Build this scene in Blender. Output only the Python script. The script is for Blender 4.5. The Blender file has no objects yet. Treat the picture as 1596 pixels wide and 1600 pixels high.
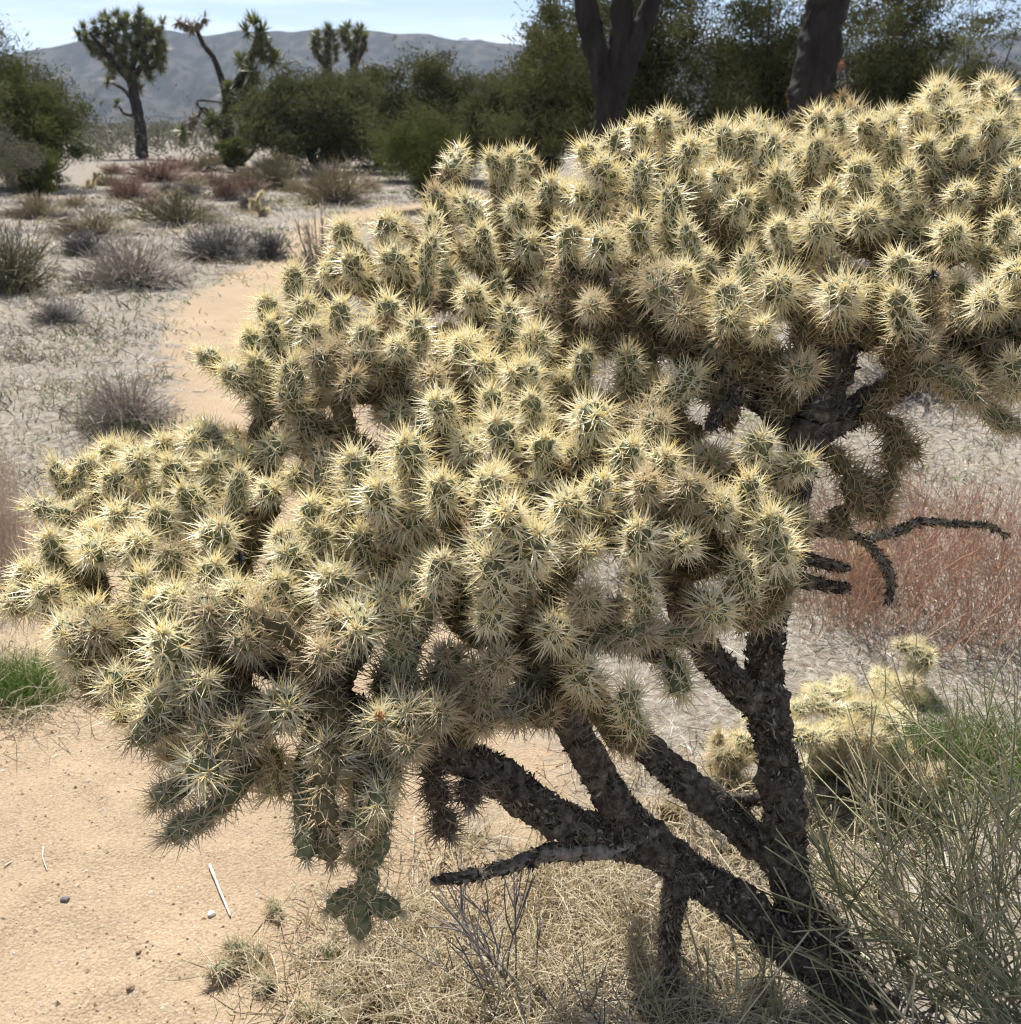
import bpy, math, random
import numpy as np
from mathutils import Vector, Matrix, Quaternion

# ---------------------------------------------------------------- camera, sky, sun, exposure
PITCH = math.radians(20.7); CAMH = 1.5; FPX = 1600.0
scene = bpy.context.scene
cam_d = bpy.data.cameras.new('camera'); cam = bpy.data.objects.new('camera', cam_d)
scene.collection.objects.link(cam); scene.camera = cam
cam.location = (0, 0, CAMH); cam.rotation_euler = (math.radians(90) - PITCH, 0, 0)
cam_d.sensor_width = 36; cam_d.lens = 36; cam_d.clip_start = 0.02; cam_d.clip_end = 20000
cam_d.dof.use_dof = True; cam_d.dof.focus_distance = 1.34; cam_d.dof.aperture_fstop = 12.0

SUN_EL = math.radians(57); SUN_AZ = math.radians(-16)      # azimuth from +Y (ahead of the camera), negative = left
sdir = Vector((math.sin(SUN_AZ)*math.cos(SUN_EL), math.cos(SUN_AZ)*math.cos(SUN_EL), math.sin(SUN_EL)))
world = bpy.data.worlds.new('World'); scene.world = world; world.use_nodes = True
wn = world.node_tree; wn.nodes.clear()
def N(nt, t, **kw):
    n = nt.nodes.new(t)
    for k, v in kw.items():
        if k in n.inputs: n.inputs[k].default_value = v
        else: setattr(n, k, v)
    return n
sky = N(wn, 'ShaderNodeTexSky', sky_type='NISHITA', sun_disc=False, sun_elevation=SUN_EL, sun_rotation=SUN_AZ,
        altitude=2200, air_density=1.0, dust_density=0.3, ozone_density=3.5)
tc = N(wn, 'ShaderNodeTexCoord')
mp = N(wn, 'ShaderNodeMapping'); mp.inputs['Scale'].default_value = (1.6, 1.6, 13.0)
cn = N(wn, 'ShaderNodeTexNoise', Scale=1.7, Detail=7.0, Roughness=0.58, Distortion=0.5)
cr = N(wn, 'ShaderNodeValToRGB'); cr.color_ramp.elements[0].position = 0.46; cr.color_ramp.elements[1].position = 0.60
cr.color_ramp.elements[0].color = (0.0, 0.0, 0.0, 1); cr.color_ramp.elements[1].color = (0.85, 0.85, 0.85, 1)
mx = N(wn, 'ShaderNodeMix', data_type='RGBA'); mx.inputs[7].default_value = (10.0, 10.3, 10.8, 1)
bg = N(wn, 'ShaderNodeBackground', Strength=0.055); wo = N(wn, 'ShaderNodeOutputWorld')
L = wn.links.new
L(tc.outputs['Generated'], mp.inputs['Vector']); L(mp.outputs[0], cn.inputs['Vector']); L(cn.outputs['Fac'], cr.inputs[0])
tn = N(wn, 'ShaderNodeMix', data_type='RGBA', blend_type='MULTIPLY'); tn.inputs[0].default_value = 1; tn.inputs[7].default_value = (.60, .73, .90, 1); L(sky.outputs[0], tn.inputs[6])
L(cr.outputs[0], mx.inputs[0]); L(tn.outputs[2], mx.inputs[6]); L(mx.outputs[2], bg.inputs['Color']); L(bg.outputs[0], wo.inputs[0])
sl = bpy.data.lights.new('sun', 'SUN'); sl.energy = 5.0; sl.angle = math.radians(0.53); sl.color = (1.0, 0.97, 0.925)
so = bpy.data.objects.new('sun', sl); scene.collection.objects.link(so)
so.rotation_euler = (-sdir).to_track_quat('-Z', 'Y').to_euler(); so.location = (0, 0, 60)
scene.view_settings.view_transform = 'Standard'; scene.view_settings.look = 'None'
scene.view_settings.exposure = 1.13; scene.view_settings.gamma = 1.0; scene.view_settings.use_curve_mapping = False
cy = scene.cycles
cy.max_bounces = 5; cy.diffuse_bounces = 3; cy.transmission_bounces = 4; cy.use_light_tree = False; cy.glossy_bounces = 2; cy.transparent_max_bounces = 8
cy.volume_bounces = 0; cy.adaptive_threshold = 0.015; cy.use_denoising = True; cy.filter_width = 1.1; cy.caustics_reflective = False; cy.caustics_refractive = False

# ---------------------------------------------------------------- helpers
rng = np.random.default_rng(7); random.seed(7)
COL = scene.collection
CAM = np.array([0, 0, CAMH]); FW = np.array([0, math.cos(PITCH), -math.sin(PITCH)]); UP = np.array([0, math.sin(PITCH), math.cos(PITCH)]); RT = np.array([1.0, 0, 0])
def P(px, py, d):                                   # photo pixel + depth along the view axis -> world
    return CAM + (FW + RT*((px-798)/FPX) + UP*((800-py)/FPX))*d
def G(px, py, z=0.0):                               # photo pixel -> point on the ground
    r = FW + RT*((px-798)/FPX) + UP*((800-py)/FPX)
    return CAM + r*((z-CAMH)/r[2])
def pix(w):                                         # world -> photo pixel
    q = w-CAM; d = q @ FW; return 798+FPX*(q @ RT)/d, 800-FPX*(q @ UP)/d
def PY(px, py, Y):                                  # photo pixel -> point at forward distance Y
    r = FW + RT*((px-798)/FPX) + UP*((800-py)/FPX)
    return CAM + r*(Y/r[1])

def hash3(i, j, k):
    h = (i*374761393 + j*668265263 + k*1274126177) & 0xffffffff
    h = ((h ^ (h >> 13))*1274126177) & 0xffffffff
    return ((h ^ (h >> 16)) & 0xffff)/65535.0
def vnoise(p):
    p = np.asarray(p, float); i = np.floor(p).astype(np.int64); f = p - i; f = f*f*(3-2*f); r = 0
    for a in (0, 1):
        for b in (0, 1):
            for c in (0, 1):
                w = (f[..., 0] if a else 1-f[..., 0])*(f[..., 1] if b else 1-f[..., 1])*(f[..., 2] if c else 1-f[..., 2])
                r = r + w*hash3(i[..., 0]+a, i[..., 1]+b, i[..., 2]+c)
    return r*2-1
def fbm(p, o=4, g=0.5):
    s = 0; a = 1.0
    for k in range(o): s = s + a*vnoise(np.asarray(p)*2.03**k + 17.3*k); a *= g
    return s

class MB:                                           # mesh builder on numpy arrays
    def __init__(s): s.v = []; s.f = []; s.c = []; s.m = []; s.n = 0
    def add(s, v, f, c=None, m=0):
        v = np.asarray(v, float).reshape(-1, 3); f = np.asarray(f, np.int64)
        if c is None: c = np.zeros((len(v), 3))
        c = np.broadcast_to(np.asarray(c, float), (len(v), 3))
        if f.shape[1] == 4: f = np.concatenate([f[:, [0, 1, 2]], f[:, [0, 2, 3]]])
        s.v.append(v); s.f.append(f + s.n); s.c.append(c); s.m.append(np.full(len(f), m)); s.n += len(v); return s
    def arrays(s): return np.concatenate(s.v), np.concatenate(s.f), np.concatenate(s.c), np.concatenate(s.m)
    def mesh(s, name, mats, smooth=False):
        v, f, c, m = s.arrays(); return to_mesh(name, v, f, c, m, mats, smooth)
def to_mesh(name, v, f, c, m, mats, smooth=False):
    me = bpy.data.meshes.new(name)
    me.vertices.add(len(v)); me.vertices.foreach_set('co', v.astype(np.float32).ravel())
    me.loops.add(f.size); me.loops.foreach_set('vertex_index', f.astype(np.int32).ravel())
    me.polygons.add(len(f)); me.polygons.foreach_set('loop_start', np.arange(0, f.size, 3, dtype=np.int32))
    if hasattr(me.polygons[0], 'loop_total'):
        try: me.polygons.foreach_set('loop_total', np.full(len(f), 3, np.int32))
        except Exception: pass
    me.polygons.foreach_set('material_index', m.astype(np.int32))
    me.polygons.foreach_set('use_smooth', np.full(len(f), smooth))
    a = me.attributes.new('Col', 'FLOAT_COLOR', 'POINT')
    a.data.foreach_set('color', np.concatenate([c, np.ones((len(c), 1))], 1).astype(np.float32).ravel())
    for mt in mats: me.materials.append(mt)
    me.update(calc_edges=True); return me
def ob(name, data, parent=None, kind=None, loc=None):
    o = bpy.data.objects.new(name, data); COL.objects.link(o)
    if parent is not None: o.parent = parent
    if kind: o['kind'] = kind
    if loc is not None: o.location = loc
    return o
def thing(name, label, cat, loc, group=None, data=None, rz=0.0, sc=1.0):
    o = bpy.data.objects.new(name, data); COL.objects.link(o); o.location = loc; o.rotation_euler = (0, 0, rz)
    o.scale = sc if hasattr(sc, '__len__') else (sc, sc, sc)
    if data is None: o.empty_display_size = 0.1
    o['label'] = label; o['category'] = cat
    if group: o['group'] = group
    return o
def norm(a): return a/np.maximum(np.linalg.norm(a, axis=-1, keepdims=True), 1e-9)
def frames(d):
    d = norm(d); a = np.where(np.abs(d[..., 2:3]) < 0.9, np.array([0, 0, 1.0]), np.array([1.0, 0, 0]))
    u = norm(np.cross(d, a)); return u, np.cross(d, u)
def tubes(paths, rad, sides=3):                     # paths (n,k,3), rad (n,k) -> verts, tris, t
    n, k, _ = paths.shape
    tan = np.empty_like(paths); tan[:, 1:-1] = paths[:, 2:]-paths[:, :-2]; tan[:, 0] = paths[:, 1]-paths[:, 0]; tan[:, -1] = paths[:, -1]-paths[:, -2]
    u, w = frames(tan)
    an = np.arange(sides)*2*math.pi/sides
    v = paths[:, :, None]+rad[:, :, None, None]*(u[:, :, None]*np.cos(an)[:, None]+w[:, :, None]*np.sin(an)[:, None])
    b = (np.arange(n)*k*sides)[:, None, None]+(np.arange(k-1)*sides)[None, :, None]
    i0 = b+np.arange(sides); i1 = b+(np.arange(sides)+1) % sides
    f = np.stack([i0, i1, i1+sides, i0+sides], -1).reshape(-1, 4)
    t = np.broadcast_to(np.linspace(0, 1, k)[None, :, None], (n, k, sides)).reshape(-1)
    idx = np.repeat(np.arange(n), k*sides)
    return v.reshape(-1, 3), f, t, idx
def spikes(p, d, ln, r):                            # slim 3-sided pyramids
    n = len(p); u, w = frames(d); d = norm(d); an = np.arange(3)*2*math.pi/3
    base = p[:, None]+d[:, None]*(ln*0.0)[:, None, None]+r[:, None, None]*(u[:, None]*np.cos(an)[:, None]+w[:, None]*np.sin(an)[:, None])
    v = np.concatenate([base, (p+d*ln[:, None])[:, None]], 1)
    b = (np.arange(n)*4)[:, None]
    f = np.stack([b+[0], b+[1], b+[3], b+[1], b+[2], b+[3], b+[2], b+[0], b+[3]], -1).reshape(-1, 3)
    t = np.tile([0, 0, 0, 1.0], n); idx = np.repeat(np.arange(n), 4)
    return v.reshape(-1, 3), f, t, idx
def rdir(n, up=0.0):
    d = rng.normal(size=(n, 3)); d = norm(d); d[:, 2] += up; return norm(d)
def arcs(p0, d, ln, k=4, droop=0.0, wob=0.0):       # curved paths: straight + gravity + wobble
    t = np.linspace(0, 1, k)[None, :, None]; n = len(p0)
    side = norm(rng.normal(size=(n, 3)))[:, None]
    return p0[:, None]+d[:, None]*ln[:, None, None]*t+np.array([0, 0, -1.0])*(droop*ln)[:, None, None]*t**2+side*(wob*ln)[:, None, None]*np.sin(t*math.pi*1.3)
def catmull(pts, m=8):
    pts = np.asarray(pts, float); q = np.vstack([2*pts[0]-pts[1], pts, 2*pts[-1]-pts[-2]]); out = []
    for i in range(1, len(q)-2):
        for t in np.linspace(0, 1, m, endpoint=False):
            a, b, c, d = q[i-1:i+3]
            out.append(0.5*((2*b)+(-a+c)*t+(2*a-5*b+4*c-d)*t*t+(-a+3*b-3*c+d)*t**3))
    out.append(pts[-1]); return np.array(out)
def limb_mesh(mb, pts, rads, sides=28, step=0.012, rough=0.22, freq=38.0, m=0, ends=True, fluted=0.0, seed=0):
    """tapered, knobbly limb along pts with per-point radii; returns path samples and radii"""
    c = catmull(np.column_stack([pts, rads]), 24); path, rr = c[:, :3], c[:, 3]
    s = np.concatenate([[0], np.cumsum(np.linalg.norm(np.diff(path, axis=0), axis=1))]); k = max(4, int(s[-1]/step))
    tt = np.linspace(0, s[-1], k); path = np.column_stack([np.interp(tt, s, path[:, i]) for i in range(3)]); rr = np.interp(tt, s, rr)
    v, f, t, _ = tubes(path[None], rr[None], sides)
    ctr = np.repeat(path, sides, 0); off = v-ctr; rl = np.repeat(rr, sides)
    nz = fbm(v*freq+seed, 4, 0.6); nz2 = vnoise(v*freq*0.28+seed+5)
    ridg = 1-np.abs(vnoise(v*freq*np.array([1, 1, .45])*1.4+9+seed))*2
    v = ctr+off*(1+rough*(0.55*nz+0.5*nz2+0.35*ridg))[:, None]
    if ends:
        v[:sides] = path[0]+(v[:sides]-path[0])*0.55; v[-sides:] = path[-1]+(v[-sides:]-path[-1])*0.5
        f = np.concatenate([f[:, [0, 1, 2]], f[:, [0, 2, 3]], [[0, (i+1) % sides, i] for i in range(1, sides)],
                            [[len(v)-sides, len(v)-sides+i, len(v)-sides+(i+1) % sides] for i in range(1, sides)]])
    mb.add(v, f, np.column_stack([np.clip(nz*.5+.5, 0, 1), t, np.zeros(len(t))]), m)
    return path, rr

# ---------------------------------------------------------------- materials
def new_mat(name):
    m = bpy.data.materials.new(name); m.use_nodes = True; m.node_tree.nodes.clear(); return m, m.node_tree
def ramp(nt, stops):
    r = nt.nodes.new('ShaderNodeValToRGB'); e = r.color_ramp.elements
    while len(e) < len(stops): e.new(0.5)
    for x, (p, c) in zip(e, stops): x.position = p; x.color = (*c, 1)
    return r
def veg(name, stops, tip=None, tipfrom=0.5, trans=0.3, rough=0.6, var=0.25, spec=0.2, noise=0.0):
    """vegetation: colour by the random value in Col.r, towards tip by Col.g; part of the light shines through"""
    m, nt = new_mat(name); L = nt.links.new
    at = N(nt, 'ShaderNodeAttribute', attribute_name='Col'); sp = N(nt, 'ShaderNodeSeparateColor'); L(at.outputs['Color'], sp.inputs[0])
    r = ramp(nt, stops); L(sp.outputs[0], r.inputs[0]); c = r.outputs[0]
    if tip is not None:
        mr = N(nt, 'ShaderNodeMapRange'); mr.inputs[1].default_value = tipfrom; L(sp.outputs[1], mr.inputs[0])
        x = N(nt, 'ShaderNodeMix', data_type='RGBA'); L(mr.outputs[0], x.inputs[0]); L(c, x.inputs[6]); x.inputs[7].default_value = (*tip, 1); c = x.outputs[2]
    oi = N(nt, 'ShaderNodeObjectInfo'); mr = N(nt, 'ShaderNodeMapRange'); mr.inputs[3].default_value = 1-var; mr.inputs[4].default_value = 1+var
    L(oi.outputs['Random'], mr.inputs[0])
    h = N(nt, 'ShaderNodeHueSaturation'); L(mr.outputs[0], h.inputs['Value']); L(c, h.inputs['Color']); c = h.outputs[0]
    pb = N(nt, 'ShaderNodeBsdfPrincipled', Roughness=rough); pb.inputs['Specular IOR Level'].default_value = spec; L(c, pb.inputs['Base Color'])
    out = N(nt, 'ShaderNodeOutputMaterial')
    if trans > 0:
        tr = N(nt, 'ShaderNodeBsdfTranslucent'); L(c, tr.inputs[0]); ms = N(nt, 'ShaderNodeMixShader', Fac=trans)
        L(pb.outputs[0], ms.inputs[1]); L(tr.outputs[0], ms.inputs[2]); L(ms.outputs[0], out.inputs[0])
    else: L(pb.outputs[0], out.inputs[0])
    return m
def rough_mat(name, stops, scale=30, bump=0.5, rough=0.9, dist=0.004, detail=8, stretch=(1, 1, 1)):
    m, nt = new_mat(name); L = nt.links.new
    tc = N(nt, 'ShaderNodeTexCoord'); mp = N(nt, 'ShaderNodeMapping'); mp.inputs['Scale'].default_value = stretch; L(tc.outputs['Object'], mp.inputs[0])
    n1 = N(nt, 'ShaderNodeTexNoise', Scale=scale, Detail=detail, Roughness=0.65); L(mp.outputs[0], n1.inputs['Vector'])
    r = ramp(nt, stops); L(n1.outputs['Fac'], r.inputs[0])
    b = N(nt, 'ShaderNodeBump', Strength=bump, Distance=dist); n2 = N(nt, 'ShaderNodeTexNoise', Scale=scale*3, Detail=6, Roughness=0.7); L(mp.outputs[0], n2.inputs['Vector']); L(n2.outputs['Fac'], b.inputs['Height'])
    pb = N(nt, 'ShaderNodeBsdfPrincipled', Roughness=rough); pb.inputs['Specular IOR Level'].default_value = 0.2
    L(r.outputs[0], pb.inputs['Base Color']); L(b.outputs[0], pb.inputs['Normal']); out = N(nt, 'ShaderNodeOutputMaterial'); L(pb.outputs[0], out.inputs[0])
    return m
M = {}
M['spine'] = veg('straw_spines', [(0, (.92, .87, .70)), (.35, (.96, .93, .81)), (.7, (.95, .89, .67)), (1, (.92, .78, .44))], tip=(.96, .86, .52), tipfrom=.45, trans=.5, rough=.35, var=.04, spec=.8)
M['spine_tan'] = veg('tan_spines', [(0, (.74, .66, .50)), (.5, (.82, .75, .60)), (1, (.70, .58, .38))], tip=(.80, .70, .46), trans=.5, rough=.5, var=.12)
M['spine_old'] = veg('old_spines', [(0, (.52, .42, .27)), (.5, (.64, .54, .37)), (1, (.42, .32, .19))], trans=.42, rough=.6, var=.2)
M['spine_dead'] = veg('dead_spines', [(0, (.26, .21, .155)), (.5, (.40, .33, .24)), (1, (.14, .11, .082))], trans=.1, rough=.7, var=.15)
M['core'] = veg('green_stem', [(0, (.080, .082, .040)), (.5, (.130, .135, .068)), (1, (.185, .185, .105))], trans=0, rough=.6, var=.2, spec=.3)
M['core_old'] = veg('old_stem', [(0, (.06, .055, .03)), (.5, (.11, .09, .045)), (1, (.15, .12, .06))], trans=0, rough=.8, var=.3)
M['core_dead'] = veg('dead_stem', [(0, (.05, .038, .028)), (.5, (.09, .068, .05)), (1, (.14, .11, .085))], trans=0, rough=.9, var=.2)
M['bark'] = rough_mat('charred_bark', [(.28, (.024, .020, .017)), (.44, (.070, .057, .046)), (.56, (.15, .122, .096)), (.70, (.29, .245, .20))], scale=55, bump=.9, dist=.006)
M['flake'] = veg('bark_chips', [(0, (.018, .015, .013)), (.45, (.06, .047, .036)), (.8, (.17, .142, .114)), (1, (.34, .295, .245))], trans=0, rough=.9, var=0)
M['grey_wood'] = rough_mat('weathered_wood', [(.3, (.06, .053, .047)), (.5, (.20, .175, .15)), (.75, (.40, .36, .31))], scale=60, bump=.8, dist=.003, stretch=(1, 1, 1))
M['straw'] = veg('dry_straw', [(0, (.58, .49, .32)), (.4, (.72, .64, .46)), (.75, (.52, .41, .25)), (1, (.76, .71, .60))], trans=.3, rough=.55, var=.1)
M['litter'] = veg('grey_litter', [(0, (.34, .29, .23)), (.35, (.56, .52, .46)), (.7, (.47, .43, .37)), (1, (.72, .68, .61))], trans=.2, rough=.7, var=.1)
M['greengrass'] = veg('green_grass', [(0, (.10, .19, .04)), (.55, (.17, .29, .06)), (.85, (.30, .37, .12)), (1, (.50, .44, .25))], trans=.4, rough=.5, var=.1)
M['redstem'] = veg('rust_red_stems', [(0, (.40, .20, .12)), (.35, (.50, .29, .19)), (.65, (.56, .43, .34)), (1, (.30, .22, .18))], trans=.2, rough=.6, var=.1)
M['pinkgrass'] = veg('pinkish_dry_stems', [(0, (.46, .36, .29)), (.5, (.56, .45, .37)), (1, (.62, .54, .44))], trans=.3, rough=.6, var=.1)
M['ephedra'] = veg('ephedra_stems', [(0, (.145, .15, .075)), (.4, (.235, .23, .125)), (.75, (.37, .335, .21)), (1, (.48, .41, .28))], tip=(.42, .37, .22), tipfrom=.6, trans=0, rough=.5, var=.15, spec=.35)
M['greytwig'] = veg('grey_twigs', [(0, (.09, .08, .075)), (.5, (.19, .17, .155)), (1, (.30, .27, .24))], trans=0, rough=.8, var=.15)
M['wood'] = rough_mat('dark_tree_bark', [(.3, (.016, .013, .012)), (.55, (.036, .030, .027)), (.8, (.066, .056, .05))], scale=9, bump=.8, dist=.03, stretch=(1, 1, .25))
M['juniper'] = veg('juniper_foliage', [(0, (.048, .050, .022)), (.5, (.092, .094, .040)), (.85, (.135, .130, .060)), (1, (.17, .15, .08))], trans=.25, rough=.6, var=.15, spec=0.0)
M['olive'] = veg('olive_foliage', [(0, (.065, .076, .022)), (.5, (.098, .110, .036)), (1, (.145, .145, .055))], trans=.25, rough=.6, var=.1, spec=0.0)
M['greyfol'] = veg('grey_brown_foliage', [(0, (.10, .086, .07)), (.5, (.16, .14, .115)), (1, (.22, .195, .16))], trans=.2, rough=.7, var=.1, spec=0.0)
M['rustfol'] = veg('dead_rust_foliage', [(0, (.19, .085, .045)), (1, (.30, .15, .08))], trans=.3, rough=.7, var=.1)
M['yucca'] = veg('yucca_leaf', [(0, (.085, .10, .036)), (.5, (.14, .155, .055)), (1, (.21, .21, .085))], tip=(.27, .24, .11), tipfrom=.75, trans=.2, rough=.5, var=.12, spec=.3)
M['yuccadead'] = veg('dead_yucca_leaf', [(0, (.15, .115, .075)), (.5, (.24, .185, .12)), (1, (.31, .25, .16))], trans=.15, rough=.8, var=.1)
def shrub_mats(nm, a, b, c): return veg(nm, [(0, a), (.5, b), (1, c)], trans=.25, rough=.7, var=.12)
M['sh_grey'] = shrub_mats('grey_shrub', (.13, .115, .105), (.24, .215, .195), (.36, .325, .29))
M['sh_purple'] = shrub_mats('mauve_shrub', (.24, .20, .165), (.37, .32, .265), (.50, .445, .37))
M['sh_straw'] = shrub_mats('straw_shrub', (.22, .175, .10), (.36, .295, .175), (.50, .43, .27))
M['sh_olive'] = shrub_mats('olive_shrub', (.12, .11, .05), (.21, .185, .09), (.31, .27, .145))
M['sh_red'] = shrub_mats('red_shrub', (.20, .115, .075), (.31, .19, .13), (.41, .29, .20))
M['sh_dark'] = shrub_mats('dark_shrub', (.07, .063, .058), (.14, .125, .118), (.23, .205, .19))
M['far'] = shrub_mats('far_scrub', (.05, .05, .03), (.10, .092, .06), (.19, .165, .115))
M['pebble'] = veg('granite_pebbles', [(0, (.22, .15, .10)), (.4, (.42, .31, .21)), (.8, (.52, .41, .30)), (1, (.60, .53, .45))], trans=0, rough=.9, var=0)
M['palewood'] = veg('bleached_wood', [(0, (.42, .37, .30)), (1, (.60, .55, .47))], trans=0, rough=.7, var=.05)
M['orange'] = veg('rust_orange_tuft', [(0, (.42, .19, .07)), (1, (.55, .30, .13))], trans=.2, rough=.7, var=0)
M['black'] = veg('black_husk', [(0, (.012, .011, .012)), (1, (.05, .045, .045))], trans=0, rough=.6, var=0)

# ground: sand on the trail, grey-straw litter soil elsewhere
def ground_mat():
    m, nt = new_mat('desert_sand'); L = nt.links.new
    at = N(nt, 'ShaderNodeAttribute', attribute_name='Col'); sp = N(nt, 'ShaderNodeSeparateColor'); L(at.outputs['Color'], sp.inputs[0])
    tc = N(nt, 'ShaderNodeTexCoord')
    def noise(s, d=6, r=.6):
        n = N(nt, 'ShaderNodeTexNoise', Scale=s, Detail=d, Roughness=r); L(tc.outputs['Object'], n.inputs['Vector']); return n.outputs['Fac']
    sand = ramp(nt, [(.28, (.155, .102, .060)), (.42, (.275, .203, .132)), (.55, (.338, .262, .180)), (.72, (.42, .342, .25))]); L(noise(130, 9, .75), sand.inputs[0])
    big = ramp(nt, [(.3, (.86, .84, .82)), (.7, (1.08, 1.07, 1.05))]); L(noise(2.3, 4), big.inputs[0])
    mu = N(nt, 'ShaderNodeMix', data_type='RGBA', blend_type='MULTIPLY'); mu.inputs[0].default_value = 1; L(sand.outputs[0], mu.inputs[6]); L(big.outputs[0], mu.inputs[7])
    lit = ramp(nt, [(.30, (.075, .058, .042)), (.43, (.155, .128, .098)), (.55, (.235, .208, .172)), (.72, (.37, .345, .305))]); L(noise(34, 10, .72), lit.inputs[0])
    pn = N(nt, 'ShaderNodeMath', operation='ADD'); L(sp.outputs[0], pn.inputs[0])
    ms = N(nt, 'ShaderNodeMath', operation='MULTIPLY_ADD'); ms.inputs[1].default_value = 1.5; ms.inputs[2].default_value = -.75; L(noise(4.5, 7, .65), ms.inputs[0]); L(ms.outputs[0], pn.inputs[1])
    th = ramp(nt, [(.36, (0, 0, 0)), (.62, (1, 1, 1))]); L(pn.outputs[0], th.inputs[0])
    mx = N(nt, 'ShaderNodeMix', data_type='RGBA'); L(th.outputs[0], mx.inputs[0]); L(lit.outputs[0], mx.inputs[6]); L(mu.outputs[2], mx.inputs[7])
    vo = N(nt, 'ShaderNodeTexVoronoi', Scale=150.0); L(tc.outputs['Object'], vo.inputs['Vector'])
    ad = N(nt, 'ShaderNodeMath', operation='MULTIPLY_ADD'); ad.inputs[1].default_value = -.55; L(vo.outputs['Distance'], ad.inputs[0]); L(noise(70, 8, .7), ad.inputs[2])
    b = N(nt, 'ShaderNodeBump', Strength=.8, Distance=.006); L(ad.outputs[0], b.inputs['Height'])
    pb = N(nt, 'ShaderNodeBsdfPrincipled', Roughness=.95); pb.inputs['Specular IOR Level'].default_value = .1
    L(mx.outputs[2], pb.inputs['Base Color']); L(b.outputs[0], pb.inputs['Normal']); o = N(nt, 'ShaderNodeOutputMaterial'); L(pb.outputs[0], o.inputs[0])
    return m
M['ground'] = ground_mat()

# ---------------------------------------------------------------- ground
PATHC = np.array([[-1.0, -.55, .95], [1.4, -.62, .80], [2.2, -.80, .80], [3.5, -1.05, .66], [5.6, -1.30, .50], [9, -2.40, .52], [13, -2.55, .36], [18, -3.0, .5], [21, -1.9, .6], [24, 1.0, 1.2], [30, 6, 1.2]])
def path_mask(x, y):
    cx = np.interp(y, PATHC[:, 0], PATHC[:, 1]); w = np.interp(y, PATHC[:, 0], PATHC[:, 2])
    m = np.clip(1.25-np.abs(x-cx)/w*0.62, 0, 1); m = np.where(y > 30, 0.0, m)
    return m
_fr = np.random.default_rng(31)
FEET = [(float(np.interp(y, PATHC[:, 0], PATHC[:, 1]))+_fr.normal()*.28, y, _fr.normal()*.35, _fr.uniform(.11, .15)) for y in np.linspace(1.45, 5.5, 22)]
def gz(x, y):
    x = np.asarray(x, float); y = np.asarray(y, float); r = np.hypot(x, y)
    q = np.stack([x, y, np.zeros_like(x)], -1)
    z = .022*fbm(q*1.1+3, 3)+.012*fbm(q*4.5, 3)+.005*fbm(q*16, 2)
    z = z*np.clip(r/1.0, .2, 1)*np.where(r > 60, 0, 1)
    for fx, fy, fa, fl in FEET:                      # shallow old footprints in the trail
        u = (x-fx)*math.cos(fa)+(y-fy)*math.sin(fa); w = -(x-fx)*math.sin(fa)+(y-fy)*math.cos(fa); e = (u/.055)**2+(w/fl)**2
        z = z-.011*np.exp(-e**1.5)+.004*np.exp(-(e-1.6)**2*2)
    return z-.02*path_mask(x, y)
def build_ground():
    rad = [0.05, .4, .8]; r = 1.15
    while r < 9: rad.append(r); r *= 1.011
    while r < 9000: rad.append(r); r *= 1.035
    rad = np.array(rad)
    az = np.concatenate([np.radians(np.arange(-36, 36, .4)), np.radians(np.arange(36, 324, 6))])
    R, A = np.meshgrid(rad, az, indexing='ij'); x = R*np.sin(A); y = R*np.cos(A); z = gz(x, y)
    n, k = R.shape; i = np.arange(n-1)[:, None]*k; j = np.arange(k); j1 = (j+1) % k
    f = np.stack([i+j, i+j1, i+k+j1, i+k+j], -1).reshape(-1, 4)[:, ::-1]
    pm = path_mask(x, y)
    mb = MB(); mb.add(np.stack([x, y, z], -1), f, np.stack([pm, pm, pm], -1).reshape(-1, 3))
    ob('ground', mb.mesh('ground', [M['ground']], True), kind='structure')
build_ground()

# ---------------------------------------------------------------- far hills
def hill(name, prof, D, depth, mat, seed, amp):
    px = np.array([p[0] for p in prof], float); py = np.array([p[1] for p in prof], float)
    az = np.arctan((px-798)/FPX/math.cos(PITCH)); el = (193-py)/FPX*1.02
    aa = np.linspace(az[0], az[-1], 420); hh = np.interp(aa, az, el)*D+CAMH
    hh = np.convolve(np.pad(hh, 4, 'edge'), np.ones(9)/9, 'valid')
    tt = np.linspace(0, 1.7, 70); A, T = np.meshgrid(aa, tt); H = np.broadcast_to(hh, A.shape)
    r = D-depth+depth*T; x = r*np.sin(A)/np.cos(A*.0); y = r*np.cos(A); q = np.stack([x, y, 0*x], -1)
    pr = np.where(T <= 1, T**1.25, np.clip(1-(T-1)*1.1, 0, 1))
    z = H*pr+amp*(.6-1.6*np.abs(fbm(q/170+seed, 4, .5)))*np.clip(pr*1.3, 0, 1)*np.clip(1.25-pr*.85, .12, 1)*1.2+amp*.12*fbm(q/22+seed, 3)*np.clip(T*2, 0, 1)-3
    sp = 1-np.abs(fbm(np.stack([A*D/115+T*.5, A*0+seed, T*.9], -1), 3, .5)); z = z-.34*H*np.clip(1-sp, 0, 1)*np.clip(pr*(1.05-pr)*4, 0, 1)
    n, k = A.shape; i = np.arange(n-1)[:, None]*k; j = np.arange(k-1)
    f = np.stack([i+j, i+j+1, i+k+j+1, i+k+j], -1).reshape(-1, 4)
    mb = MB(); mb.add(np.stack([x, y, z], -1), f); ob(name, mb.mesh(name, [mat], True), kind='structure')
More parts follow.
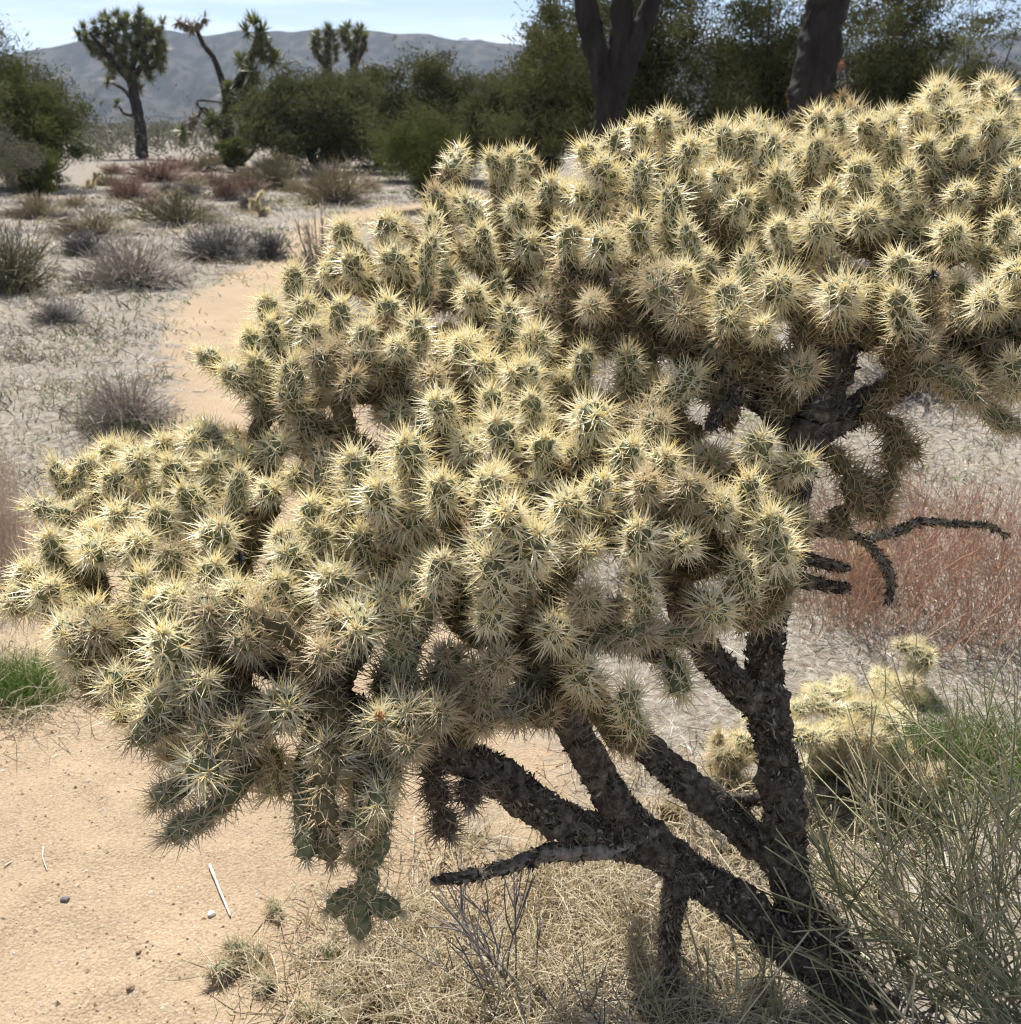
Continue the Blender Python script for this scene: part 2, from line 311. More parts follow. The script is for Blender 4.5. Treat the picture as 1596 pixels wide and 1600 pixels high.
def hill_mat(name, a, b, c, sc):
    m, nt = new_mat(name); L = nt.links.new; tc = N(nt, 'ShaderNodeTexCoord')
    n1 = N(nt, 'ShaderNodeTexNoise', Scale=sc*.45, Detail=10, Roughness=.75); v = N(nt, 'ShaderNodeTexVoronoi', Scale=sc)
    mp = N(nt, 'ShaderNodeMapping'); mp.inputs['Scale'].default_value = (1, .18, 1.3); L(tc.outputs['Object'], mp.inputs[0]); L(mp.outputs[0], n1.inputs['Vector']); L(mp.outputs[0], v.inputs['Vector'])
    r = ramp(nt, [(.38, a), (.5, b), (.64, c)]); ad = N(nt, 'ShaderNodeMath', operation='MULTIPLY_ADD'); ad.inputs[1].default_value = .5; L(v.outputs['Distance'], ad.inputs[0])
    sb = N(nt, 'ShaderNodeMath', operation='ADD'); sb.inputs[1].default_value = -.24; L(n1.outputs['Fac'], sb.inputs[0]); L(sb.outputs[0], ad.inputs[2]); L(ad.outputs[0], r.inputs[0])
    pb = N(nt, 'ShaderNodeBsdfPrincipled', Roughness=.95); pb.inputs['Specular IOR Level'].default_value = .05; L(r.outputs[0], pb.inputs['Base Color'])
    b = N(nt, 'ShaderNodeBump', Strength=.35, Distance=3.0); L(ad.outputs[0], b.inputs['Height']); L(b.outputs[0], pb.inputs['Normal'])
    o = N(nt, 'ShaderNodeOutputMaterial'); L(pb.outputs[0], o.inputs[0]); return m
hill('hills', [(-700, 150), (-300, 120), (-60, 122), (60, 118), (130, 102), (200, 86), (235, 76), (300, 74), (345, 61), (385, 64), (410, 71), (455, 68), (478, 60), (500, 66), (535, 66), (570, 58), (610, 60), (650, 66), (690, 72), (760, 77), (830, 79), (1000, 84), (1200, 85), (1400, 80), (1520, 76), (1600, 78), (1900, 90), (2300, 120)],
     1500, 650, hill_mat('boulder_hill', (.0015, .002, .0015), (.008, .0075, .007), (.045, .039, .034), .07), 3, 4)
hill('mountains', [(-900, 150), (-100, 140), (300, 110), (520, 92), (600, 72), (660, 72), (720, 76), (800, 78), (860, 73), (920, 80), (1050, 86), (1200, 84), (1400, 79), (1520, 77), (1600, 79), (1800, 84), (2300, 120)],
     4200, 1500, hill_mat('distant_scrub_slope', (.010, .012, .010), (.020, .021, .017), (.045, .041, .034), .05), 11, 45)

# ---------------------------------------------------------------- cholla: joint meshes
def joint_mesh(Lj, R, seed, nsp=7, smin=.016, smax=.038, rs=.00092, rings=16, sides=12):
    """one stem joint along +Z: tubercled core and its radiating sheathed spines"""
    r = np.random.default_rng(seed)
    u = np.linspace(0, 1, rings); prof = R*np.clip(np.sin(np.clip(u*5.5+.45, 0, math.pi/2)), .3, 1)*np.where(u > .72, np.sqrt(np.clip(1-((u-.72)/.285)**2.2, 0.0, 1)), 1)*(1+.05*np.sin(u*9+seed))
    an = np.arange(sides)*2*math.pi/sides
    bend = np.array([r.normal(), r.normal(), 0])*.05*Lj
    U, A = np.meshgrid(u, an, indexing='ij'); rows = max(4, int(Lj/.0105))
    A2 = A+U*1.4; tub = np.cos(A2*5+math.pi*np.floor(0))*np.cos(U*rows*math.pi)
    rr = prof[:, None]*(1+.22*tub)
    v = np.stack([rr*np.cos(A2), rr*np.sin(A2), U*Lj], -1)+bend*(np.sin(U*math.pi))[..., None]
    i = np.arange(rings-1)[:, None]*sides; j = np.arange(sides); j1 = (j+1) % sides
    f = np.stack([i+j, i+j1, i+sides+j1, i+sides+j], -1).reshape(-1, 4)
    core = (v.reshape(-1, 3), f, np.stack([.5+.45*tub, U, U*0], -1).reshape(-1, 3))
    ps, ds, ls, ars = [], [], [], []
    for k in range(rows+1):
        uu = (k+.5)/(rows+.6); m = 6 if uu < .86 else 4
        pr = np.interp(uu, u, prof); nz = np.clip((uu-.72)/.28, 0, 1)**1.5
        for q in range(m):
            a = 2*math.pi*(q+.5*(k % 2))/m+uu*1.4+r.normal()*.09
            n = np.array([math.cos(a)*(1-nz*.75), math.sin(a)*(1-nz*.75), .12+nz*1.1]); n /= np.linalg.norm(n)
            p = np.array([pr*math.cos(a), pr*math.sin(a), uu*Lj])+bend*math.sin(uu*math.pi)
            t1 = np.cross(n, [0, 0, 1.0]); t1 /= np.linalg.norm(t1)+1e-6; t2 = np.cross(n, t1)
            ars.append((p, n, t1, t2)); cnt = nsp+(2 if uu > .8 else 0)
            for s in range(cnt):
                ph = 2*math.pi*(s+r.random()*.7)/cnt; th = math.radians(r.uniform(38, 82) if s % 3 else r.uniform(5, 40))
                d = n*math.cos(th)+(t1*math.cos(ph)+t2*math.sin(ph))*math.sin(th)+np.array([0, 0, .12])
                ps.append(p+r.normal(size=3)*.0008); ds.append(d); ls.append(r.uniform(smin, smax)*(1.0 if th < .8 else .82)*(1+.18*nz))
    if sides > 9:
        for k in range(len(ars)):
            p, n, t1, t2 = ars[k]
            for s in range(5):
                ph = 2*math.pi*(s+r.random())/5; d = n*.32+(t1*math.cos(ph)+t2*math.sin(ph)); ps.append(p); ds.append(d); ls.append(r.uniform(.008, .014))
    for s in range(14):
        d = np.array([r.normal()*.5, r.normal()*.5, 1.0]); ps.append(np.array([0, 0, Lj*.985])+d*.002); ds.append(d); ls.append(r.uniform(.4, .9)*smax)
    ps, ds, ls = map(np.array, (ps, ds, ls))
    v2, f2, t, idx = spikes(ps, ds, ls, rs*r.uniform(.75, 1.3, len(ps))); rd = r.random(len(ps))
    return core, (v2, f2, np.column_stack([rd[idx], t, t*0]))
LENS = [.055, .07, .09, .115]
YOUNG = {}; OLD = {}; LOWY = {}
for li, Lj in enumerate(LENS):
    for s in range(3): YOUNG[li, s] = joint_mesh(Lj, .0148, 100*li+s)
    for s in range(3): LOWY[li, s] = joint_mesh(Lj, .0160, 500+100*li+s, nsp=4, smin=.018, smax=.038, rs=.00125, rings=8, sides=8)
    for s in range(2): OLD[li, s] = joint_mesh(Lj*1.08, .0150, 900+100*li+s, nsp=3, smin=.012, smax=.028, rs=.00085, rings=8, sides=8)
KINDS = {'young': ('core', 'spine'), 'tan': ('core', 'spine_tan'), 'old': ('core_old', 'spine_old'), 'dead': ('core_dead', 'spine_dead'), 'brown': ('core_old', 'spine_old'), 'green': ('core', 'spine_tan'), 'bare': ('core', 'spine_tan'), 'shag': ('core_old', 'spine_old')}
MESHES = {}
for tab, nm in ((YOUNG, 'young'), (OLD, 'old')):
    for k, (c, s) in tab.items():
        a = MB().add(*c).mesh('joint_core', [M['core']], True); b = MB().add(*s).mesh('joint_spines', [M['spine']])
        MESHES[nm, k] = (a, b)
def frame_mat(p, d, roll, scx, scz):
    d = d/np.linalg.norm(d); q = Vector((0, 0, 1)).rotation_difference(Vector(d))
    m = q.to_matrix() @ Matrix.Rotation(roll, 3, 'Z') @ Matrix.Diagonal((scx, scx, scz))
    mm = m.to_4x4(); mm.translation = Vector(p); return mm
def pick_mesh(kind, L_):
    tab = 'young' if kind in ('young', 'tan', 'green', 'dead', 'shag') else 'old'
    li = int(np.argmin([abs(x-L_) for x in LENS])); s = random.randrange(3 if tab == 'young' else 2)
    return tab, (li, s), L_/LENS[li]
def add_joint(parent, origin, b, t, kind, girth=1.0):
    L_ = float(np.linalg.norm(t-b)); tab, key, sz = pick_mesh(kind, L_)
    a, s = MESHES[tab, key]; o = ob('stem_joint', a, parent); sp = ob('spines', s, o, 'stuff')
    o.matrix_local = frame_mat(b-origin, t-b, random.random()*6.28, girth*random.choice((.85, .93, 1, 1.06, 1.14))*random.uniform(.95, 1.05), sz)
    for q, mk in zip((o, sp), KINDS[kind]):
        q.material_slots[0].link = 'OBJECT'; q.material_slots[0].material = M[mk]
    return o
STUFFM = ['core', 'spine', 'spine_tan', 'core_old', 'spine_old', 'core_dead', 'spine_dead']
def stuff_joints(mb, origin, b, t, kind, girth=1.0):
    L_ = float(np.linalg.norm(t-b)); tab, key, sz = pick_mesh(kind, L_)
    mm = np.array(frame_mat(b-origin, t-b, random.random()*6.28, girth*random.uniform(.93, 1.08), sz))
    c, s = (LOWY if tab == 'young' else OLD)[key]
    for (v, f, col), mk in zip((c, s), KINDS[kind]):
        mb.add(v @ mm[:3, :3].T+mm[:3, 3], f, col, STUFFM.index(mk))
def fuzz(path, rr, n, lo=.008, hi=.02, rad=.0006, seed=0, down=.0):
    r = np.random.default_rng(seed); i = r.integers(1, len(path)-1, n); tan = norm(path[i+1]-path[i-1]); u, w = frames(tan)
    a = r.random(n)*2*math.pi; nn = u*np.cos(a)[:, None]+w*np.sin(a)[:, None]; p = path[i]+nn*(rr[i]*.93)[:, None]
    d = nn+r.normal(size=(n, 3))*.55; d[:, 2] -= down
    v, f, t, idx = spikes(p, d, r.uniform(lo, hi, n), np.full(n, rad)); return v, f, np.column_stack([r.random(n)[idx], t, t*0])

def flakes(path, rr, n, seed):
    """small curled chips of bark standing off a limb"""
    r = np.random.default_rng(seed+500); i = r.integers(1, len(path)-1, n); tan = norm(path[i+1]-path[i-1]); u, w = frames(tan)
    a = r.random(n)*2*math.pi; nn = u*np.cos(a)[:, None]+w*np.sin(a)[:, None]; sd = np.cross(tan, nn); p = path[i]+nn*(rr[i]*r.uniform(.98, 1.16, n))[:, None]
    ax = norm(tan+r.normal(size=(n, 3))*.5); sx = norm(np.cross(ax, nn)+r.normal(size=(n, 3))*.3); ln = r.uniform(.003, .011, n)[:, None]; wd = r.uniform(.0008, .003, n)[:, None]; lift = nn*r.uniform(.0, .005, n)[:, None]
    v = np.stack([p-ax*ln-sx*wd*.6, p-ax*ln*.7+sx*wd, p+ax*ln+sx*wd*.5+lift, p+ax*ln*.8-sx*wd+lift*.6, p-nn*.004], 1).reshape(-1, 3); k = (np.arange(n)*5)[:, None]
    f = np.concatenate([np.hstack([k, k+1, k+2]), np.hstack([k, k+2, k+3]), np.hstack([k, k+4, k+1]), np.hstack([k+1, k+4, k+2]), np.hstack([k+2, k+4, k+3]), np.hstack([k+3, k+4, k])])
    c = np.repeat(np.column_stack([r.random(n), a*0, a*0]), 5, 0); return v, f, c

# ---------------------------------------------------------------- the big cholla beside the trail
def depthA(x, y): return 1.20+.16*((x-330)/300)**2*(x < 330)+.42*max(0, (1000-y)/330)**1.25-.03*max(0, (y-1050)/200)
def depthB(x, y): return 1.19+.10*((x-820)/400)**2+.40*max(0, (790-y)/260)**1.3+.10*max(0, (y-930)/200)
def depthC(x, y): return 1.50+.30*max(0, (560-y)/230)+.10*abs((x-620)/300)+.08*max(0, (y-560)/120)
def depthD(x, y): return 1.42+.40*max(0, (470-y)/330)**1.1+.16*max(0, (1150-x)/400)+.06*max(0, (y-480)/100)
DEP = {'A': depthA, 'B': depthB, 'C': depthC, 'D': depthD}
# (lobe, tip x, tip y[, base x, base y[, kind]]) read off the photograph; two numbers = a joint pointing at the viewer; small letter = second row
PICKS = """
A 85 725 108 780|A 52 790 115 812|A 142 720 120 762|A 172 698 178 722|A 180 738 190 778|A 218 715 222 738|A 264 722 285 765|A 285 764 310 808|A 258 688 262 708
A 325 668 362 705|A 302 688 315 702|A 325 722 350 737|A 382 708 376 740|A 376 737 370 802|A 445 690 420 722|A 180 800 190 828|A 245 795 252 828|A 78 838 95 874
A 140 868 165 850|A 217 846|A 262 864 262 872 tan|A 347 822 345 852|A 45 890 68 908|A 78 915 86 955|A 15 945 52 935|A 147 945|A 225 897|A 235 937|A 275 933|A 367 922
A 325 955 330 965 tan|A 385 995 388 1002 tan|A 392 950|A 255 990 260 1035|A 150 985 155 1000 tan|A 100 995 112 975|A 112 1030 128 1008|A 145 828|A 337 880|A 325 1060 285 1080
A 245 1080|A 172 1073 207 1068|A 450 1105|A 508 1160|A 320 1212 322 1178|A 322 1155 330 1130 green|A 242 1255 292 1225 green|A 262 1308 328 1272 green|A 205 1155 277 1125 green
A 185 1115 217 1115|A 370 1140 380 1150 tan|A 478 1338 476 1268 bare|A 476 1270 474 1205 bare|A 518 1343 512 1285 brown|A 512 1288 505 1225 brown|A 593 1118|A 590 1262 598 1228
A 552 1300 566 1262 green|A 635 1160 640 1165 tan|A 637 1112|A 687 1110 690 1115 tan|A 503 700 500 720 tan|A 460 740|A 430 765|A 487 787|A 437 835 444 862|A 444 862 482 885
A 500 825|A 515 900|A 435 905 437 930|A 395 955 400 960 tan|A 557 985|A 523 962 520 975 tan|A 502 1015 505 1030 tan|A 600 935|A 632 905|A 630 955|A 565 830 573 882|A 618 830 622 845 tan
A 540 790|A 417 962 475 1015 old|a 300 760|a 210 775|a 130 790 122 815|a 105 905 112 935|a 195 880|a 300 905|a 205 960|a 180 1010 200 1030 tan|a 215 1035|a 300 1010|a 345 1000|a 430 1010
a 470 1060 480 1050 tan|a 540 1070|a 560 1120 560 1130 tan|a 420 1165|a 260 1180 300 1170 tan|a 395 1090|a 580 1190|a 540 1210 550 1200 tan|a 450 960|a 350 780|a 400 830|a 290 850|a 600 1060 610 1060 green
B 550 715 566 762|B 590 760 602 792|B 633 690 640 735|B 690 750|B 693 872|B 770 745|B 765 870|B 770 952|B 757 567 756 592|B 823 570 831 622|B 831 620 845 660|B 915 548 905 592
B 980 552 976 602|B 680 625 692 662|B 768 612 776 660|B 776 658 782 712|B 935 652 918 658|B 777 745|B 990 695|B 885 783|B 945 748|B 998 822|B 842 832|B 767 868|B 913 857|B 790 800
B 852 685 850 718|B 998 892|B 800 582|B 1090 585 1040 620|B 1190 685 1180 716|B 1172 748|B 1265 722 1233 736|B 1125 785|B 1075 850 1050 862|B 1233 862 1188 866|B 1160 872|B 1205 805
B 1040 712|B 1030 660 1025 680 tan|B 1010 752 1010 765 tan|B 1075 755 1080 770 tan|B 1110 950|B 912 1040|B 985 1075|B 1065 1085 1050 1030|B 1085 995 1012 990 green|B 1012 990 955 985 green
B 920 930 900 945 green|B 853 1122 855 1112 brown|B 868 985|B 752 1055 755 1060 tan|B 785 1032 788 1040 tan|B 760 1085 765 1090 tan|B 755 1135 758 1125 tan|B 800 1120 805 1112 tan
B 625 1070 630 1060 green|B 697 1025 705 1030 green|B 625 1010|b 645 800|b 700 940 705 945 green|b 740 985|b 850 905|b 660 880|b 720 680|b 890 640|b 870 590|b 955 600|b 1025 600
b 1060 905 1060 915 tan|b 1130 860|b 940 985 940 990 green|b 820 960|b 880 880 882 890 tan|b 950 800|b 840 750|b 905 710|b 740 700|b 1110 720 1112 735 tan|b 1150 800|b 1055 805|b 1190 905
b 690 1060|b 830 1065 832 1055 tan|b 730 830|b 705 1075 712 1080 tan|b 820 690 822 705 tan|b 640 745 650 760|b 1225 790 1212 800|b 960 955
C 460 422 460 462|C 417 467 425 506|C 425 503 426 552|C 480 472 468 502|C 390 520 396 562|C 396 560 416 592|C 314 553 352 579|C 352 577 402 606|C 460 565 450 627|C 402 636 442 620 green
C 532 475 530 524|C 488 560 532 540 green|C 490 510|C 573 512|C 535 352 546 377|C 547 400 561 430|C 607 343 600 367|C 602 398 629 427|C 677 370 668 440|C 607 470|C 650 498|C 625 538
C 497 585 526 622 green|C 556 585 528 620 green|C 528 618 545 680 old|C 552 555 598 576 green|C 470 648 476 692 green|C 675 585 678 600 tan|C 625 645|C 675 335|C 728 310|C 765 243 775 283
C 797 245 791 288|C 803 320|C 862 285 852 314|C 890 305|C 755 357 765 407|C 830 375 822 397|C 735 455|C 795 478|C 833 518|C 853 478 850 490 tan|C 732 535|C 727 535 720 550|C 832 535
c 640 400|c 700 420|c 780 430|c 570 450|c 510 430|c 450 510 455 535|c 690 540|c 650 575 655 590|c 590 590 600 600 tan|c 600 640 605 650 tan|c 740 600|c 640 350|c 710 345|c 760 390
c 560 380|c 525 395 535 415|c 440 455|c 820 430|c 870 340|c 780 530|c 660 460|c 560 545|c 820 275 812 300|c 700 500|c 860 400|c 845 445|c 460 610 462 640
D 912 232 935 258|D 935 256 958 284|D 1005 250|D 900 355 886 387|D 945 372|D 997 345|D 1000 195 1004 222|D 1040 183 1040 203|D 1082 225 1066 247|D 1132 200|D 1168 205|D 1130 270 1126 286|D 1210 215
D 1280 178 1280 222|D 1280 220 1266 265|D 1050 290|D 1168 305 1136 335|D 1297 293 1290 326|D 1215 270|D 1070 352|D 1217 350|D 1283 348|D 1347 255|D 1347 193|D 1135 445|D 1217 440|D 1320 455
D 1170 398|D 1068 420|D 1142 495|D 1192 508|D 1060 492 1058 480 green|D 1035 470 1030 430 green|D 1395 185|D 1433 178|D 1462 147 1466 168|D 1484 168|D 1540 128 1549 148|D 1570 145|D 1396 215
D 1446 222|D 1508 212 1485 243|D 1552 190|D 1384 287|D 1420 262|D 1512 297 1490 322|D 1585 262 1571 312|D 1349 332|D 1569 340|D 1487 358|D 1402 403|D 1458 430 1455 435 tan|D 1590 425
D 1541 467|D 1401 458|D 1246 592 1250 575 green|D 1447 545 1440 525 green|D 1530 625 1472 580 green|D 1594 672 1530 625 green|D 1582 605|D 1582 560|D 922 480 930 470 green|d 945 300|d 960 330
d 1090 290|d 1250 310|d 1250 240|d 1320 230|d 1310 180|d 1330 290|d 1430 320|d 1460 280|d 1540 250|d 1105 400|d 1250 400|d 1360 390|d 1450 390|d 1530 390|d 1580 390|d 1500 440|d 1020 400
d 1040 240|d 1100 200|d 1070 190|d 1240 195|d 1180 250|d 1020 305|d 1130 350|d 1300 410 1300 420 tan|d 1360 450|d 1100 470|d 930 400 935 405 tan|d 980 405 985 410 tan|d 1210 480 1210 470 tan|d 1250 530 1255 515 brown
d 1310 530 1310 510 brown|d 1380 520 1380 505 brown|d 1180 560 1185 540 brown|d 1120 540 1122 520 tan|d 1500 500 1500 490 green|d 1550 530 1545 515 green|d 1380 240|d 1480 200|d 1590 220|d 1580 170
d 965 270|d 910 300 915 310|d 1185 300|d 1255 270|d 1300 250|d 1385 345|d 1440 355|d 1500 260|d 1560 300|d 1250 355|d 1160 360|d 1030 360|d 1070 250|d 1585 480|d 1010 440 1015 440 tan
"""
base = G(1345, 1570); base[2] = 0
cact = thing('cholla_cactus', 'large spreading cholla cactus covered in pale yellow spines over dark charred trunks beside the trail', 'cactus', base)
TR = lambda l: np.array([P(*q) for q in l])
LIMBS = [  # name, [(px,py,depth)], radii in m
 ('trunk', [(1352, 1600, 1.90), (1290, 1490, 1.86), (1232, 1370, 1.82), (1222, 1230, 1.76), (1196, 1080, 1.71), (1202, 960, 1.67), (1232, 860, 1.65), (1243, 770, 1.63), (1262, 680, 1.61), (1300, 590, 1.61), (1335, 500, 1.64)], [.088, .078, .052, .049, .046, .042, .034, .033, .046, .042, .03]),
 ('limb', [(1262, 1500, 1.85), (1150, 1410, 1.80), (1060, 1350, 1.73), (985, 1285, 1.66), (930, 1200, 1.58), (892, 1130, 1.52), (860, 1060, 1.46), (800, 960, 1.45)], [.06, .05, .047, .043, .034, .031, .029, .024]),
 ('limb', [(1030, 1330, 1.71), (945, 1305, 1.65), (865, 1275, 1.58), (790, 1222, 1.50), (730, 1185, 1.44), (660, 1160, 1.38), (560, 1110, 1.34), (440, 1050, 1.34), (330, 980, 1.37)], [.04, .042, .042, .040, .036, .03, .026, .022, .02]),
 ('limb', [(1225, 1345, 1.84), (1130, 1270, 1.82), (1050, 1205, 1.78), (980, 1140, 1.72), (920, 1085, 1.66), (860, 960, 1.58), (780, 850, 1.55), (700, 790, 1.55)], [.045, .04, .038, .036, .034, .03, .026, .02]),
 ('limb', [(1190, 1110, 1.71), (1130, 1050, 1.66), (1085, 985, 1.60), (1050, 900, 1.52), (1000, 800, 1.48), (930, 720, 1.50)], [.036, .036, .03, .028, .024, .02]),
 ('limb', [(1255, 690, 1.62), (1180, 615, 1.66), (1090, 560, 1.74), (980, 490, 1.84), (880, 460, 1.90), (780, 455, 1.92), (660, 480, 1.86), (560, 560, 1.72)], [.034, .03, .028, .027, .026, .024, .022, .02]),
 ('limb', [(1268, 672, 1.61), (1340, 640, 1.63), (1420, 590, 1.65), (1500, 530, 1.66), (1600, 450, 1.68), (1720, 380, 1.70)], [.04, .034, .03, .028, .026, .022]),
 ('limb', [(1300, 590, 1.62), (1260, 500, 1.66), (1180, 420, 1.74), (1080, 370, 1.82)], [.032, .028, .025, .02]),
 ('limb', [(1335, 505, 1.64), (1400, 400, 1.72), (1470, 320, 1.82), (1540, 260, 1.90)], [.03, .027, .024, .02]),
 ('prop_root', [(1062, 1372, 1.74), (1048, 1440, 1.80), (1046, 1500, 1.85), (1046, 1560, 1.90)], [.034, .026, .024, .022]),
 ('dead_branch', [(985, 1318, 1.67), (920, 1328, 1.62), (860, 1332, 1.58), (800, 1352, 1.55), (735, 1368, 1.53), (672, 1378, 1.52)], [.028, .022, .019, .014, .011, .009]),
 ('dead_branch', [(1225, 835, 1.66), (1290, 828, 1.70), (1350, 838, 1.73), (1410, 828, 1.76), (1438, 815, 1.78), (1500, 819, 1.82), (1545, 822, 1.85), (1575, 838, 1.87)], [.018, .015, .012, .010, .008, .006, .005, .003]),
 ('dead_branch', [(1345, 838, 1.73), (1372, 868, 1.72), (1392, 905, 1.71), (1388, 945, 1.70)], [.010, .010, .009, .005]),
 ('dead_branch', [(1215, 1245, 1.80), (1150, 1250, 1.86), (1110, 1240, 1.90)], [.018, .015, .010]),
 ('dead_branch', [(1245, 870, 1.66), (1285, 880, 1.66), (1330, 890, 1.65)], [.02, .014, .008]),
 ('dead_branch', [(1240, 905, 1.66), (1290, 915, 1.65), (1330, 920, 1.64)], [.02, .014, .009]),
 ('dead_branch', [(1160, 610, 1.60), (1130, 640, 1.58), (1105, 670, 1.56)], [.022, .018, .012]),
]
skel = []
for li, (nm, pp, rd) in enumerate(LIMBS):
    w = TR(pp)-base; mb = MB()
    dead = nm == 'dead_branch'
    path, rr = limb_mesh(mb, w, [q*.62 for q in rd], sides=44 if rd[0] > .03 else 24, step=.005, rough=.55 if not dead else .5, freq=48, seed=li*7.7)
    o = ob(nm, mb.mesh(nm, [M['grey_wood'] if dead and li in (10, 11, 12) else M['bark']], True), cact)
    skel += list((path+base)[::6]) if not dead else []
    n = int(len(path)*(22 if not dead else 10)); mf = MB(); mf.add(*fuzz(path, rr, n, seed=li, down=.2)); ob('dead_spines', mf.mesh('dead_spines', [M['spine_dead'] if li < 5 else M['spine_old']]), o, 'stuff')
    mf = MB(); mf.add(*flakes(path, rr, int(len(path)*(11 if rd[0] > .03 else 6)), li)); ob('bark_flakes', mf.mesh('bark_flakes', [M['flake']]), o, 'stuff')
# joints read from the photograph
joints = []; GIRTH = {}          # (base, tip, kind)
BIG = {(690, 750), (450, 1105), (508, 1160), (912, 1040), (998, 822), (1320, 455), (320, 1212), (255, 990), (593, 1118), (842, 832), (767, 868), (1125, 785), (1135, 445), (1217, 440), (833, 518), (325, 1060), (995, 345), (1283, 348), (515, 900), (600, 935), (557, 985), (633, 690), (935, 652), (997, 345)}
for rec in PICKS.replace('\n', '|').split('|'):
    q = rec.split()
    if not q: continue
    row2 = q[0].islower(); lobe = q[0].upper(); tx, ty = float(q[1]), float(q[2]); kind = q[5] if len(q) > 5 else 'young'
    zt = DEP[lobe](tx, ty)+random.uniform(-.015, .02)+(.13 if row2 else 0)
    if len(q) > 3: bx, by = float(q[3]), float(q[4])
    elif random.random() < .58: bx, by = tx+random.uniform(-22, 22), ty+random.uniform(32, 74)
    else: bx, by = tx+random.uniform(-10, 10), ty+random.uniform(3, 18)
    if row2 and random.random() < .38: continue
    p = math.hypot(tx-bx, ty-by)/FPX*zt
    L_ = max(p*1.04, random.uniform(.058, .085)) if p < .06 else p*1.04
    qd = math.sqrt(max(L_*L_-p*p, 0))
    if kind in ('old', 'brown') and p > .03: qd *= .3
    if (int(tx), int(ty)) in BIG: GIRTH[len(joints)] = random.uniform(1.12, 1.22)
    joints.append((P(bx, by, zt+qd), P(tx, ty, zt), kind, lobe))
npick = len(joints)
# hanging chains and dead hanging joints seen below the canopy
def chain(pix, d0, kind, g=1.0, dd=0.0):
    out = []
    for i in range(len(pix)-1): out.append((P(*pix[i], d0+dd*i), P(*pix[i+1], d0+dd*(i+1)), kind, 'X' if i == 0 and len(pix) > 2 else 'Y'))
    return out
extra = chain([(605, 1230), (596, 1300), (574, 1350), (567, 1402)], 1.27, 'bare')
extra += chain([(568, 1396), (515, 1422)], 1.28, 'bare')+chain([(568, 1398), (622, 1424)], 1.28, 'bare')+chain([(566, 1398), (563, 1462)], 1.27, 'bare')+chain([(592, 1328), (545, 1342)], 1.27, 'bare')
extra += chain([(672, 1220), (690, 1265), (705, 1308)], 1.40, 'dead')+chain([(735, 1215), (736, 1260)], 1.42, 'dead')
extra += chain([(1345, 640), (1385, 655), (1405, 690), (1432, 712)], 1.60, 'shag')+chain([(1400, 680), (1395, 740), (1375, 790)], 1.60, 'shag')+chain([(1290, 700), (1325, 740), (1345, 800)], 1.60, 'shag')
extra += chain([(1325, 735), (1365, 770), (1378, 815)], 1.61, 'shag')+chain([(1310, 790), (1318, 830)], 1.62, 'shag')
extra += chain([(1120, 640), (1150, 600), (1190, 560)], 1.62, 'shag')+chain([(1240, 650), (1215, 600), (1200, 540)], 1.60, 'shag')+chain([(1345, 545), (1385, 500), (1410, 450)], 1.60, 'shag')+chain([(1470, 560), (1510, 590)], 1.58, 'shag')
extra += chain([(1240, 600), (1250, 540), (1275, 490)], 1.58, 'shag')+chain([(1420, 570), (1450, 520), (1440, 470)], 1.56, 'shag')
extra += chain([(880, 450), (930, 480), (985, 520)], 1.70, 'shag')+chain([(990, 430), (1010, 500), (1020, 565)], 1.70, 'shag')+chain([(890, 520), (960, 545), (1010, 540)], 1.72, 'shag')+chain([(1040, 470), (1065, 540), (1080, 600)], 1.68, 'shag')+chain([(930, 430), (960, 480), (950, 540)], 1.75, 'shag')
allj = joints+extra
# second and third row behind the visible face, and the part of the crown right of the frame
inner = []
for k in range(440):
    b, t, kd, lobe = joints[random.randrange(npick)]
    hx, hy = pix(t)
    if (lobe == 'C' and (hx < 590 or hy > 560)) or (lobe == 'A' and (hx < 130 or hy > 1060 or (hx > 380 and hy > 900))) or (lobe == 'B' and (hy > 930 or (hx > 1090 and random.random() < .6))) or (lobe == 'D' and hy > 470): continue
    r = t-CAM; dz = random.uniform(.14, .34) if lobe in 'BD' else random.uniform(.10, .22)
    q = t+norm(r)*dz+rng.normal(size=3)*.022
    d = norm(np.array([rng.normal()*.6, rng.normal()*.6, .75])); ln = random.uniform(.05, .085)
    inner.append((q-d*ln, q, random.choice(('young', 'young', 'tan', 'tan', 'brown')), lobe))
for k in range(95):
    x = random.uniform(1600, 1860); y = random.uniform(170, 520); e = ((x-1600)/300)**2+((y-340)/200)**2
    if e > 1: continue
    zt = depthD(min(x, 1700), y)+random.uniform(0, .35); q = P(x, y, zt); d = norm(np.array([rng.normal()*.6+.3, rng.normal()*.6-.2, .6])); ln = random.uniform(.055, .085)
    inner.append((q-d*ln, q, 'young', 'D'))
